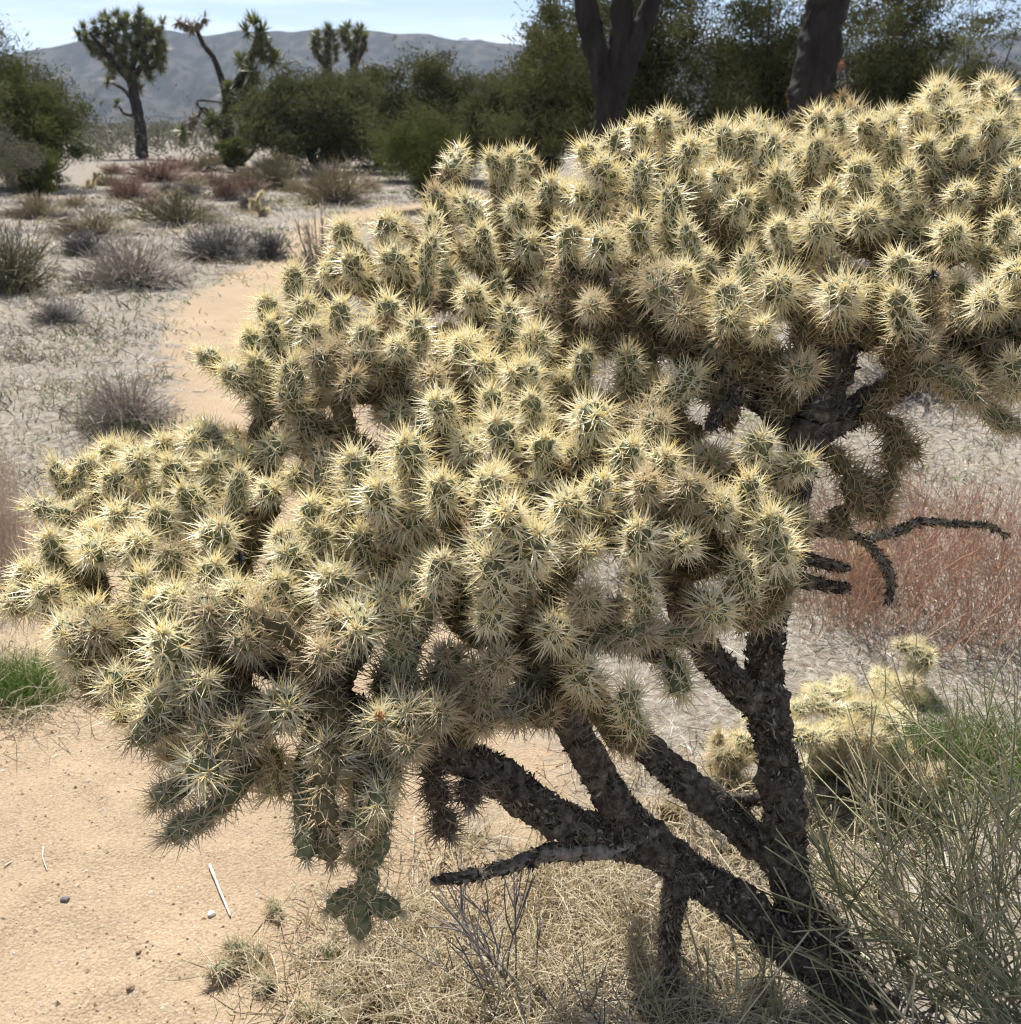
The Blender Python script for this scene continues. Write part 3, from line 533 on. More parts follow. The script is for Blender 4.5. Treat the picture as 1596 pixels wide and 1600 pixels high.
# spanning tree: every joint is carried by older stems that run back to a limb
SK = np.array(skel)
carried = [j for j in allj+inner if j[3] != 'Y']; nodes = [b for b, t, k, l in carried]
bases = np.array(nodes); d2 = ((bases[:, None]-SK[None])**2).sum(-1); near = SK[d2.argmin(1)]
dirn = norm(near-bases); own = norm(np.array([b-t for b, t, k, l in carried])); distn = np.sqrt(d2.min(1))
stepin = np.minimum(distn*.7, .075); inn = bases+norm(dirn+own*.7)*stepin[:, None]
tips = np.array([t for b, t, k, l in carried])
seat = np.array([(np.linalg.norm(tips-bases[i], axis=1) < .032).any() for i in range(len(bases))])
conn = [(inn[i], bases[i], carried[i][2]) for i in range(len(bases)) if stepin[i] > .025 and not seat[i]]
inn[seat] = bases[seat]
dist = np.sqrt(((inn[:, None]-SK[None])**2).sum(-1)); best = dist.min(1); par = SK[dist.argmin(1)].copy(); done = np.zeros(len(inn), bool); links = []
for _ in range(len(inn)):
    i = int(np.where(done, 9, best).argmin()); done[i] = True
    if not seat[i]: links.append((par[i].copy(), inn[i]))
    dd = np.linalg.norm(inn-inn[i], axis=1)+.012; m = (dd < best) & ~done; best[m] = dd[m]; par[m] = inn[i]
stems = []
for a, b in links:
    ln = np.linalg.norm(b-a)
    if ln < .02: continue
    n = max(1, int(round(ln/.085))); off = rng.normal(size=3)*.012
    pts = [a+(b-a)*s+off*math.sin(s*math.pi) for s in np.linspace(0, 1, n+1)]
    for s in range(n): stems.append((pts[s], pts[s+1]+norm(pts[s+1]-pts[s])*.006, 'old'))
NPART = 300
ind = [(b, t, k) for b, t, k, l in allj]; rest = [(b, t, k) for b, t, k, l in inner]
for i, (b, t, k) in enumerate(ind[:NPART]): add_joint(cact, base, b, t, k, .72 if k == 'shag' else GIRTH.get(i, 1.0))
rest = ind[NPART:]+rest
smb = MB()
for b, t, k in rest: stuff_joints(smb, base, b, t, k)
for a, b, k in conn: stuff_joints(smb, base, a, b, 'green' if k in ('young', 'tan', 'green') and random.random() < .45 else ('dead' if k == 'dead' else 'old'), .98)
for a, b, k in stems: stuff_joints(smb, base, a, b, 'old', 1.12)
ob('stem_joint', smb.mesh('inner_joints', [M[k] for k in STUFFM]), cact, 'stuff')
# orange wool at the heart of one joint, black dried fruit husks
def tuft(nm, p, mat, r, n, seed):
    rr = np.random.default_rng(seed); d = norm(rr.normal(size=(n, 3))); v, f, t, idx = spikes(np.zeros((n, 3)), d, rr.uniform(.6, 1.2, n)*r, np.full(n, r*.28))
    mb = MB(); mb.add(v, f, np.column_stack([rr.random(n)[idx], t, t*0])); o = ob(nm, mb.mesh(nm, [mat]), cact); o.location = Vector(p-base); return o
tuft('wool_tuft', P(593, 1118, depthA(593, 1118)-.012), M['orange'], .008, 60, 1)
tuft('wool_tuft', P(677, 368, depthC(677, 370)-.008), M['orange'], .006, 50, 2)
tuft('dried_fruit', P(376, 872, depthA(376, 872)-.02), M['black'], .011, 40, 3)
tuft('dried_fruit', P(1458, 430, depthD(1458, 430)-.012), M['black'], .010, 40, 4)
print('joints', len(allj), 'inner', len(inner), 'conn', len(conn), 'stems', len(stems))

# ---------------------------------------------------------------- vegetation builders
def onground(p): return np.array([p[0], p[1], float(gz(p[0], p[1]))])
def twig_shrub(n, k2, spread, wid, seed, height=1.0, droop=.1, wob=.05, levels=2, upr=.5, basespread=.18, core=None):
    """unit shrub (about 1 m high, spread m wide): woody stems and fine twigs; returns (stem arrays, twig arrays)"""
    global rng; keep = rng; rng = np.random.default_rng(seed)
    d = rdir(n, upr); d[:, 2] = np.abs(d[:, 2]); d[:, :2] *= spread; ln = rng.uniform(.55, 1.0, n)*height/np.maximum(np.linalg.norm(d, axis=1), .6)
    p0 = np.column_stack([rng.normal(size=(n, 2))*basespread*spread*.5, np.zeros(n)])
    a = arcs(p0, d, ln, 4, droop, wob); v, f, t, i = tubes(a, np.linspace(1, .35, 4)[None]*np.full((n, 1), wid), 3)
    stems = (v, f, np.column_stack([rng.random(n)[i], t, t*0]))
    m = n*k2; src = np.repeat(np.arange(n), k2); u = rng.uniform(.25, .95, m); kk = np.clip((u*3).astype(int), 0, 2); fr = u*3-kk
    q0 = a[src, kk]*(1-fr)[:, None]+a[src, kk+1]*fr[:, None]
    d2 = norm(norm(a[src, 3]-a[src, 0])+rng.normal(size=(m, 3))*.55+np.array([0, 0, .15])); l2 = rng.uniform(.10, .30, m)*height
    a2 = arcs(q0, d2, l2, 3, droop, wob); v, f, t, i = tubes(a2, np.linspace(.7, .2, 3)[None]*np.full((m, 1), wid), 3)
    cr = rng.random(n)[src]*.6+rng.random(m)*.4
    tw = (v, f, np.column_stack([cr[i], t, t*0])); rng = keep
    return stems, tw
SHR = {}
def shrub_data(key, mat, **kw):
    k = (key, mat)
    if k not in SHR:
        st, tw = twig_shrub(**kw); SHR[k] = (MB().add(*st).mesh(key+'_stems', [M['greytwig'] if mat not in ('redstem', 'pinkgrass', 'straw') else M[mat]]), MB().add(*tw).mesh(key+'_twigs', [M[mat]]))
    return SHR[k]
def put_shrub(name, label, cat, data, loc, h, w=None, rz=None, group=None):
    o = thing(name, label, cat, Vector(onground(loc)), group, None, random.random()*6.28 if rz is None else rz, (w or h, w or h, h))
    ob('stems', data[0], o); ob('twigs', data[1], o, 'stuff'); return o
def leaf_cloud(centers, rad, n, size, seed, flat=.8):
    """leaf-sized triangles scattered round clump centres"""
    r = np.random.default_rng(seed); m = len(centers)*n; ci = np.repeat(np.arange(len(centers)), n)
    off = r.normal(size=(m, 3))*np.asarray(rad)[ci][:, None]*np.array([1, 1, flat])*.52; p = np.asarray(centers)[ci]+off
    a = norm(r.normal(size=(m, 3))); b = norm(np.cross(a, r.normal(size=(m, 3)))); s = r.uniform(.5, 1.3, m)*(np.asarray(size)[ci] if np.ndim(size) else size)
    v = np.stack([p-a*s[:, None]*.7-b*s[:, None]*.14, p-a*s[:, None]*.6+b*s[:, None]*.14, p+a*s[:, None]*.95], 1).reshape(-1, 3)
    f = np.arange(m*3).reshape(-1, 3); cc = (r.random(len(centers))[ci]*.55+r.random(m)*.45); c = np.repeat(np.column_stack([cc, cc*0, cc*0]), 3, 0)
    return v, f, c
def crown_pts(n, rx, ry, z0, z1, seed, shell=.55, lob=.35, tip=.6):
    """clump centres through an uneven crown; lobed outline, more of them near the surface"""
    r = np.random.default_rng(seed); d = norm(r.normal(size=(n, 3))); rr = np.where(r.random(n) < .7, r.uniform(shell, 1, n), r.uniform(.1, shell, n))
    lobe = 1+lob*vnoise(d*2.3+seed)+lob*.6*vnoise(d*5.1+seed); p = d*(rr*lobe)[:, None]
    z = z0+(z1-z0)*(p[:, 2]*.5+.5); wz = np.clip((z-z0)/(z1-z0), 0, 1); s = np.where(wz > tip, 1-.45*((wz-tip)/(1-tip)), 1)
    return np.column_stack([p[:, 0]*rx*s, p[:, 1]*ry*s, np.maximum(z, .12)])
def juniper(name, label, px, Y, py0, py1, wpx, mat='juniper', clumps=150, per=95, dense=1.0, leaf=None, seed=1, trunk_w=.16, group=None, lean=0.0, shell=.5, lob=.35, z0f=.04, cat='tree', top=None):
    """tree whose foot is Y metres away under column px, crown top at row py1 and crown wpx wide"""
    foot = PY(px, 800, Y); foot = onground(foot); H = PY(px, py1, Y)[2] if top is None else top; W = wpx/FPX*Y*1.05
    o = thing(name, label, cat, Vector(foot), group)
    leaf = leaf*1.2 if leaf else max(.04, Y*.0030); leaf *= dense**.5; leaf *= 1.1; per = int(per*2.4*dense**.7); clumps = int(clumps*1.0*dense**.1)
    mb = MB(); r = np.random.default_rng(seed)
    nst = 4
    for k in range(nst):
        a = k*6.28/nst+r.random(); e = np.array([math.cos(a)*W*.20+lean, math.sin(a)*W*.20, H*r.uniform(.45, .66)])
        limb_mesh(mb, np.array([[0, 0, -.05], [e[0]*.25, e[1]*.25, e[2]*.3], [e[0]*.6, e[1]*.6, e[2]*.65], e]), [trunk_w*.8, trunk_w*.6, trunk_w*.4, trunk_w*.12], sides=8, step=.12, rough=.2, freq=8, seed=seed+k)
    ob('trunk', mb.mesh('trunk', [M['wood']], True), o)
    c = crown_pts(clumps, W*.5, W*.45, H*z0f, H, seed, shell, lob); c[:, 0] += lean*c[:, 2]/H
    q = c[::5]; hub = np.column_stack([q[:, 0]*.25, q[:, 1]*.25, q[:, 2]*r.uniform(.35, .6, len(q))]); mid = (hub+q)/2+r.normal(size=q.shape)*.06*W*.3; mid[:, 2] -= .04*H
    v, f, t, i = tubes(np.stack([hub, mid, q], 1), np.array([[.12, .08, .03]])*np.full((len(q), 1), trunk_w), 4); mb = MB(); mb.add(v, f, np.column_stack([r.random(len(q))[i], t, t*0])); ob('branches', mb.mesh('branches', [M['wood']]), o, 'stuff')
    v, f, cc = leaf_cloud(c, r.uniform(.09, .17, clumps)*W*.55+.05, per, leaf, seed+1)
    v[:, 2] = np.maximum(v[:, 2], .02)
    mb = MB(); mb.add(v, f, cc); ob('crown', mb.mesh('crown', [M[mat]]), o, 'stuff'); return o
# --- yucca rosette (shared)
def rosette_mesh(n, ln, wid, seed, dead=False):
    r = np.random.default_rng(seed); d = norm(r.normal(size=(n, 3))+np.array([0, 0, .55])) if not dead else norm(r.normal(size=(n, 3))+np.array([0, 0, -.9]))
    l = r.uniform(.7, 1.05, n)*ln; u, w = frames(d); wd = wid*r.uniform(.8, 1.2, n)
    p = d*ln*.08; b = [p-u*wd[:, None]*.5, p+u*wd[:, None]*.5, p+d*(l*.45)[:, None]+u*wd[:, None]*.45, p+d*(l*.45)[:, None]-u*wd[:, None]*.45, p+d*l[:, None]-np.array([0, 0, .02*ln])]
    v = np.stack(b, 1).reshape(-1, 3); k = (np.arange(n)*5)[:, None]
    f = np.concatenate([np.hstack([k, k+1, k+2]), np.hstack([k, k+2, k+3]), np.hstack([k+3, k+2, k+4])]); rd = r.random(n)
    c = np.column_stack([np.repeat(rd, 5), np.tile([0, 0, .5, .5, 1], n), np.zeros(n*5)])
    return MB().add(v, f, c).mesh('rosette', [M['yuccadead'] if dead else M['yucca']])
ROS = [rosette_mesh(80, .30, .035, s) for s in range(3)]; ROSD = [rosette_mesh(60, .22, .03, 50+s, True) for s in range(2)]
def joshua(label, px, basey, arms, ros, dead, scl=1.0, Y=None, trunk_r=.16, group=None, rsz=1.0):
    """arms: list of pixel polylines with start/end radius; ros: rosette pixel positions with sideways depth offset"""
    foot = G(px, basey) if Y is None else PY(px, 800, Y); foot[2] = 0; Y = foot[1]
    o = thing('joshua_tree', label, 'tree', Vector(foot), group)
    for i, (pl, r0, r1) in enumerate(arms):
        rr = np.random.default_rng(i+int(px)); w = np.array([PY(x, y, Y) for x, y in pl])-foot
        dep = rr.normal()*.35*(i > 0); w[:, 1] += dep*np.linspace(0, 1, len(w))
        mb = MB(); path, rad = limb_mesh(mb, w, np.linspace(r0, r1, len(w)), sides=10, step=.1, rough=.22, freq=6, seed=i)
        br = ob('trunk' if i == 0 else 'branch', mb.mesh('trunk', [M['wood']], True), o)
        n = int(len(path)*7); mf = MB(); mf.add(*fuzz(path, rad, n, .05, .16, .012, seed=i, down=.9)); ob('dead_leaves', mf.mesh('dead_leaves', [M['yuccadead']]), br, 'stuff')
    for (x, y, s) in ros:
        e = ob('leaf_rosette', random.choice(ROS), o); e.location = Vector(PY(x, y, Y)-foot)+Vector((0, random.uniform(-.5, .5), 0)); e.scale = [s*rsz]*3
        e.rotation_euler = (random.uniform(-.5, .5), random.uniform(-.5, .5), random.random()*6.28)
    for (x, y, s) in dead:
        e = ob('dead_skirt', random.choice(ROSD), o); e.location = Vector(PY(x, y, Y)-foot)+Vector((0, random.uniform(-.3, .3), 0)); e.scale = [s*rsz]*3; e.rotation_euler = (0, 0, random.random()*6.28)
    return o

# ---------------------------------------------------------------- trees of the background
random.seed(21)
ros1 = [(130, 45, 1), (140, 62, 1), (150, 40, 1), (160, 28, 1), (165, 55, 1.1), (178, 24, 1), (185, 42, 1.1), (176, 70, 1.1), (195, 30, 1), (200, 55, 1.1), (214, 22, 1.15), (212, 45, 1.1), (225, 35, 1), (228, 60, 1.1), (240, 45, 1),
        (252, 38, 1), (245, 68, 1.1), (256, 65, 1), (252, 85, 1.1), (238, 90, 1.1), (158, 78, 1.1), (170, 92, 1), (188, 85, 1.1), (208, 78, 1.1), (222, 82, 1.1), (200, 100, 1.1), (232, 108, 1), (180, 108, 1), (210, 118, 1), (247, 100, 1), (148, 72, .9), (218, 70, 1.1), (192, 68, 1.1)]
joshua('round topped joshua tree with a dense crown of many short branches on one dark trunk', 222, 247,
       [([(222, 247), (220, 200), (212, 160), (205, 125), (195, 95)], .30, .17), ([(205, 130), (180, 100), (155, 70), (140, 50)], .14, .09), ([(206, 125), (225, 100), (245, 75), (252, 50)], .15, .09), ([(205, 115), (212, 70), (214, 30)], .13, .08),
        ([(195, 105), (178, 60), (165, 38)], .12, .08), ([(212, 165), (190, 140), (165, 128)], .1, .06), ([(225, 110), (240, 105), (250, 92)], .1, .07), ([(214, 180), (195, 178), (185, 165)], .09, .05)],
       ros1+[(x+random.uniform(-5, 5), y+random.uniform(6, 14), .95) for x, y, s in ros1]+[(163, 126, .9), (185, 163, .8), (215, 140, .8)], [(x, y+9, .95) for x, y, s in ros1[::2]], rsz=1.7)
ros2 = [(400, 40, 1.2), (390, 52, 1), (412, 50, 1), (405, 66, 1), (418, 72, 1), (425, 95, 1.1), (400, 90, 1), (412, 88, 1), (373, 95, 1), (398, 112, 1.1), (402, 125, 1), (395, 140, 1), (378, 130, 1), (380, 150, 1), (362, 140, .9), (350, 145, .9), (385, 165, 1), (360, 165, 1), (395, 180, 1), (340, 190, 1.1), (395, 195, 1), (372, 180, 1), (330, 200, 1), (388, 215, .9), (352, 175, 1), (345, 205, .9), (285, 212, .9), (292, 205, .8)]
joshua('joshua tree with one long bare crooked arm ending in a brown tuft', 365, 262,
       [([(365, 262), (358, 225), (355, 190), (362, 150), (380, 115)], .28, .14), ([(357, 180), (350, 140), (340, 105), (330, 85), (318, 70), (308, 50), (300, 40)], .13, .06), ([(372, 130), (392, 90), (400, 55)], .14, .09), ([(365, 170), (385, 140), (398, 115)], .13, .08), ([(362, 230), (385, 200), (395, 180)], .14, .08), ([(350, 225), (320, 170), (300, 195), (285, 210)], .07, .05), ([(395, 85), (412, 88), (425, 95)], .08, .06), ([(308, 52), (316, 36), (320, 28)], .06, .05), ([(304, 46), (285, 38), (275, 34)], .06, .05), ([(372, 258), (388, 240), (390, 225)], .12, .07), ([(345, 200), (310, 160), (352, 160)], .04, .03)],
       ros2, [(400, 58, .9), (402, 75, .9), (275, 34, 1), (288, 38, 1), (300, 42, 1.1), (312, 36, 1), (320, 28, .9), (360, 195, 1), (375, 210, 1.1), (385, 230, 1), (350, 215, 1), (300, 190, .9), (290, 202, .9), (305, 182, .9)], rsz=1.75)
for fpx, lab, rr in ((512, 'far joshua tree with drooping grey skirt rising behind the dark juniper', [(500, 58, 1), (512, 48, 1), (522, 58, 1), (494, 72, 1), (515, 70, 1.1), (505, 85, 1), (524, 80, 1), (490, 62, .9), (510, 98, 1)]),
                     (553, 'far joshua tree with upright forked top rising behind the dark juniper', [(545, 45, 1), (555, 55, 1), (562, 48, 1), (570, 62, 1), (540, 62, 1), (548, 75, 1), (560, 80, .9), (536, 50, .9)])):
    joshua(lab, fpx, 0, [([(fpx, 225), (fpx, 160), (fpx, 110), (fpx, 80)], .3, .2), ([(fpx, 105), (rr[3][0], rr[3][1]+10), (rr[3][0], rr[3][1])], .18, .12), ([(fpx, 110), (rr[1][0], rr[1][1]+15), (rr[1][0], rr[1][1])], .18, .12)], rr, [(x, y+10, 1) for x, y, s in rr], Y=62, rsz=2.0)
juniper('juniper_tree', 'broad dark juniper at the edge of the scrub beside the round topped joshua tree', 55, 27, 0, 62, 330, clumps=240, per=90, dense=1.3, seed=3, lob=.5)
juniper('juniper_tree', 'yellow green juniper leaning between the grey bush and the round topped joshua tree', 150, 26, 0, 100, 170, mat='olive', clumps=110, per=80, seed=5, lob=.45)
juniper('evergreen_shrub', 'low bright green shrub at the foot of the grey bush', 135, 22.5, 0, 215, 90, mat='olive', clumps=50, per=80, seed=6, trunk_w=.05, cat='shrub')
juniper('grey_bush', 'big grey brown bare looking bush left of the trail', 28, 19.0, 0, 150, 210, mat='greyfol', clumps=120, per=110, leaf=.035, seed=8, trunk_w=.06, cat='shrub', lob=.2)
juniper('juniper_tree', 'wide rounded dark juniper standing behind the olive green bush', 530, 36, 0, 104, 230, clumps=190, per=85, dense=1.3, seed=9, lob=.25)
juniper('juniper_tree', 'grey green juniper with pointed tips behind the olive green bush', 690, 31, 0, 90, 230, clumps=170, per=80, dense=1.3, seed=12, lob=.5, mat='juniper')
juniper('juniper_tree', 'pale grey green juniper filling the gap between the wide rounded one and the pointed one', 615, 42, 0, 112, 170, clumps=120, per=80, seed=41, lob=.4, dense=1.2)
juniper('juniper_tree', 'low juniper in the gap between the pointed juniper and the three stemmed trunk', 790, 28, 0, 110, 170, clumps=120, per=80, seed=43, lob=.4, dense=1.2)
juniper('olive_bush', 'dense rounded olive green bush where the sandy trail bends', 682, 20.5, 0, 168, 145, mat='olive', clumps=150, per=120, leaf=.032, seed=13, trunk_w=.06, cat='shrub', lob=.16)
juniper('juniper_tree', 'slim juniper with a ragged top beside the three stemmed trunk', 850, 24, 0, 60, 140, clumps=120, per=70, seed=15, dense=1.45, lob=.6, top=4.0, shell=.4)
juniper('juniper_tree', 'tall dark juniper standing behind the three stemmed trunk', 960, 19, 0, 0, 300, clumps=150, per=80, seed=17, dense=1.7, lob=.6, top=4.6)
juniper('juniper_tree', 'tall dark juniper with gaps of sky between the two dark trunks', 1130, 20, 0, 0, 330, clumps=165, per=80, seed=19, dense=1.6, lob=.6, top=4.4)
juniper('juniper_tree', 'dark juniper right behind the leaning trunk', 1310, 19, 0, 0, 270, clumps=140, per=80, seed=23, dense=1.6, lob=.6, top=4.3)
juniper('juniper_tree', 'airy juniper with open reddish tipped branches beside the leaning trunk', 1420, 17.5, 0, 0, 170, clumps=75, per=60, seed=25, lob=.7, top=3.8, shell=.6)
dj = juniper('dead_branch_bush', 'dead rust coloured spray of foliage low in the junipers beside the leaning trunk', 1215, 16.5, 0, 60, 60, mat='rustfol', clumps=26, per=45, seed=27, trunk_w=.04, cat='shrub', lob=.6, z0f=.62)
# two dark trunks in front of the junipers; their tops are above the frame
def trunk_tree(label, px, Y, arms, ros):
    foot = PY(px, 800, Y); foot[2] = 0; o = thing('dark_trunked_tree', label, 'tree', Vector(foot))
    for i, (pl, r0, r1) in enumerate(arms):
        w = np.array([PY(x, y, Y) for x, y in pl])-foot; mb = MB(); path, rad = limb_mesh(mb, w, np.linspace(r0, r1, len(w)), sides=24, step=.03, rough=.24, freq=13, seed=i+px)
        ob('trunk' if i == 0 else 'branch', mb.mesh('trunk', [M['wood']], True), o)
    for x, y, s in ros:
        e = ob('leaf_rosette', random.choice(ROS), o); e.location = Vector(PY(x, y, Y)-foot)+Vector((0, random.uniform(-.4, .4), 0)); e.scale = [s]*3; e.rotation_euler = (random.uniform(-.5, .5), random.uniform(-.5, .5), random.random()*6)
trunk_tree('dark trunk forking into three upright stems in front of the junipers', 948, 12.5,
           [([(950, 400), (950, 250), (950, 180), (948, 140), (930, 70), (915, 0), (905, -90)], .17, .11), ([(952, 160), (966, 90), (972, 0), (975, -110)], .14, .09), ([(956, 170), (975, 110), (1000, 50), (1022, -5), (1050, -90)], .13, .08)],
           [(905, -100, 1.2), (890, -125, 1.1), (975, -120, 1.2), (1000, -140, 1.1), (1050, -100, 1.2), (1070, -125, 1), (940, -140, 1.1)])
trunk_tree('single thick dark trunk leaning slightly in front of the junipers', 1262, 11,
           [([(1255, 460), (1260, 300), (1266, 180), (1278, 80), (1296, 0), (1312, -80)], .24, .17), ([(1312, -78), (1350, -120), (1380, -170)], .14, .1), ([(1310, -78), (1280, -130), (1260, -180)], .14, .1)],
           [(1385, -175, 1.3), (1365, -150, 1.2), (1255, -185, 1.3), (1275, -160, 1.2), (1320, -170, 1.2)])

# ---------------------------------------------------------------- shrubs of the middle ground
DS = {}
for nm, mt in (('grey', 'sh_grey'), ('mauve', 'sh_purple'), ('straw', 'sh_straw'), ('olive', 'sh_olive'), ('red', 'sh_red'), ('dark', 'sh_dark')):
    DS[nm] = shrub_data(nm, mt, n=190, k2=10, spread=.9, wid=.0085, seed=hash(nm) % 1000 if False else len(nm)*31, upr=.35)
SHRUBS = [  # px, base py, width px, height px, kind, label
 (280, 352, 140, 62, 'olive', 'olive brown rounded shrub in the middle of the dry flat left of the trail'),
 (430, 296, 95, 56, 'olive', 'low olive shrub at the foot of the joshua tree with the bare arm'),
 (525, 318, 125, 72, 'straw', 'straw coloured wispy shrub between the olive green bush and the trail'),
 (355, 314, 55, 44, 'red', 'small rusty shrub in front of the joshua tree with the bare arm'),
 (205, 310, 80, 42, 'red', 'rusty low shrub beside the grey bush'),
 (250, 284, 110, 40, 'red', 'wide rusty brown shrub at the foot of the round topped joshua tree'),
 (150, 368, 130, 42, 'straw', 'flat brownish shrub beyond the dark grey one on the dry flat'),
 (132, 398, 90, 42, 'dark', 'small dark grey shrub on the dry flat left of the trail'),
 (205, 446, 190, 85, 'mauve', 'wide mauve grey wispy shrub with green grass at its foot'),
 (345, 404, 150, 62, 'grey', 'grey twiggy shrub near the trail edge beside the white stick'),
 (425, 404, 70, 48, 'dark', 'dark twiggy shrub right at the trail edge'),
 (18, 455, 150, 115, 'olive', 'olive brown shrub cut by the edge of the view left of the mauve one'),
 (200, 668, 165, 95, 'mauve', 'brown and mauve twiggy shrub with green blades on the littered ground'),
 (95, 505, 90, 36, 'grey', 'low grey sprawling shrub on pale litter'),
 (60, 340, 90, 40, 'straw', 'pale tufted shrub in front of the grey bush'),
 (395, 330, 60, 36, 'dark', 'dark low shrub beside the far bend of the trail'),
 (440, 262, 70, 30, 'straw', 'pale scrub tuft behind the low olive shrub'),
 (505, 290, 70, 40, 'grey', 'grey tuft at the foot of the wide rounded juniper'),
 (320, 268, 60, 30, 'straw', 'straw tuft between the two joshua trees'),
 (500, 470, 90, 150, 'mauve', 'thin upright mauve shrub on the trail side behind the cactus'),
 (1440, 620, 260, 60, 'grey', 'pale grey scrub patch behind the dead hanging cactus joints'),
 (1560, 580, 180, 70, 'straw', 'straw scrub beyond the green drooping cactus joint'),
 (575, 300, 50, 30, 'red', 'small red brown tuft beside the olive green bush'),
 (35, 300, 60, 30, 'grey', 'grey tuft under the edge of the grey bush'),
 (300, 310, 50, 26, 'dark', 'dark flat tuft on the dry flat'),
]
for px, py, w, h, kd, lab in SHRUBS:
    g = G(px, py); dist = math.hypot(g[1], CAMH)
    put_shrub('desert_shrub', lab, 'shrub', DS[kd], g, h/FPX*dist*1.1, w/FPX*dist*.62)
for kd, lab, gp, spots in (('straw', 'low straw coloured tuft on the far flat before the joshua trees', 'straw tufts on the far flat', ((170, 290), (300, 296), (385, 282), (462, 300), (120, 322), (345, 258))),
                           ('red', 'low rusty tuft on the far flat before the joshua trees', 'rusty tufts on the far flat', ((180, 272), (285, 268), (240, 322), (390, 300), (330, 290))),
                           ('grey', 'low grey tuft on the far flat before the joshua trees', 'grey tufts on the far flat', ((265, 300), (420, 272), (470, 275), (100, 345), (320, 340)))):
    for px, py in spots:
        g = G(px, py); dist = math.hypot(g[1], CAMH); w = random.uniform(45, 75); put_shrub('scrub_tuft', lab, 'shrub', DS[kd], g, w*.42/FPX*dist, w/FPX*dist*.6, group=gp)
yb = juniper('yucca_bush', 'small bright olive bush beside the trunk of the bare armed joshua tree', 415, 37, 0, 214, 52, mat='olive', clumps=36, per=70, seed=33, trunk_w=.05, cat='shrub', lob=.15)
# far scrub that reads as one mass on the plain
r = np.random.default_rng(5); n = 2600; yy = 42*np.exp(r.random(n)*3.0); xx = yy*r.uniform(-.62, .62, n)
hh = r.uniform(.5, 1.9, n)*np.where(r.random(n) < .15, 1.6, 1)
cen = np.column_stack([xx, yy, hh*.5]); v, f, c = leaf_cloud(cen, hh*.75, 42, .05+.0028*yy, 6); v[:, 2] = np.abs(v[:, 2])
ob('far_scrub', MB().add(v, f, c).mesh('far_scrub', [M['far']]), kind='stuff')

# ---------------------------------------------------------------- red buckwheat, grasses, ephedra
RED = shrub_data('red_stems', 'redstem', n=190, k2=3, spread=.85, wid=.0040, seed=77, upr=1.3, droop=.05, wob=.08, basespread=.9)
PINK = shrub_data('pink_stems', 'pinkgrass', n=300, k2=4, spread=.6, wid=.003, seed=78, upr=1.6, droop=.08, wob=.06, basespread=.9)
for px, py, w, h, lab in ((1440, 985, 300, 250, 'rust red dry buckwheat clump directly behind the dead grey branch'), (1570, 1000, 230, 240, 'rust red dry buckwheat clump above the ephedra'), (1320, 960, 180, 190, 'rust red dry stems seen just right of the cactus trunk'),
                           (1520, 880, 260, 170, 'faded red dry stems farther back behind the dead grey branch'), (1350, 870, 220, 170, 'faded pinkish red stems behind the dead hanging joints')):
    g = G(px, py); dist = math.hypot(g[1], CAMH); put_shrub('buckwheat_shrub', lab, 'shrub', RED, g, h/FPX*dist*1.05, w/FPX*dist*.6)
for px, py, w, h, lab in ((18, 905, 130, 230, 'pinkish dry grass clump at the trail edge left of the cactus'), (-30, 830, 120, 170, 'pinkish dry grass clump farther along the trail edge left of the cactus')):
    g = G(px, py); dist = math.hypot(g[1], CAMH); put_shrub('dry_grass_clump', lab, 'grass', PINK, g, h/FPX*dist*1.1, w/FPX*dist*.7)

def blades(n, cx, cy, sx, sy, l0, l1, wid, lean, droop, seed, k=4, flatten=1.0, uniform=False, mask=None):
    global rng; keep = rng; rng = np.random.default_rng(seed)
    if uniform: x = rng.uniform(cx-sx, cx+sx, n); y = rng.uniform(cy-sy, cy+sy, n)
    else: x = cx+rng.normal(size=n)*sx; y = cy+rng.normal(size=n)*sy
    if mask is not None: m = mask(x, y) > rng.random(n); x, y = x[m], y[m]; n = len(x)
    d = rng.normal(size=(n, 3))*lean; d[:, 2] = flatten; d = norm(d); ln = rng.uniform(l0, l1, n)
    p = np.column_stack([x, y, gz(x, y)-.002]); a = arcs(p, d, ln, k, droop, .07)
    zf = gz(a[:, :, 0], a[:, :, 1])+.001; a[:, :, 2] = np.maximum(a[:, :, 2], zf)
    v, f, t, i = tubes(a, np.linspace(1, .25, k)[None]*(wid*rng.uniform(.6, 1.3, n))[:, None], 3)
    c = np.column_stack([rng.random(n)[i], t, t*0]); rng = keep; return v, f, c
def offpath(x, y): return np.clip(1.15-path_mask(x, y)*1.35, 0, 1)
# litter of grey straw over the ground off the trail, denser and finer nearby
mb = MB(); patchy = lambda x, y: offpath(x, y)*np.clip(.55+.8*vnoise(np.stack([x*.9, y*.9, 0*x], -1)), .12, 1)
mb.add(*blades(9000, 0.2, 2.1, 1.7, .8, .03, .11, .0011, 1.0, .25, 1, k=3, flatten=.12, uniform=True, mask=patchy))
mb.add(*blades(9500, -.6, 4.6, 3.4, 1.9, .02, .09, .0019, 1.0, .25, 2, k=2, flatten=.2, uniform=True, mask=patchy))
mb.add(*blades(10000, -2, 10, 6, 4.0, .06, .22, .0035, 1.0, .2, 3, k=2, flatten=.35, uniform=True, mask=patchy))
mb.add(*blades(12000, -4, 20, 11, 7.0, .10, .30, .007, 1.0, .15, 4, k=2, flatten=.5, uniform=True, mask=patchy))
ob('straw_litter', mb.mesh('straw_litter', [M['litter']]), kind='stuff')
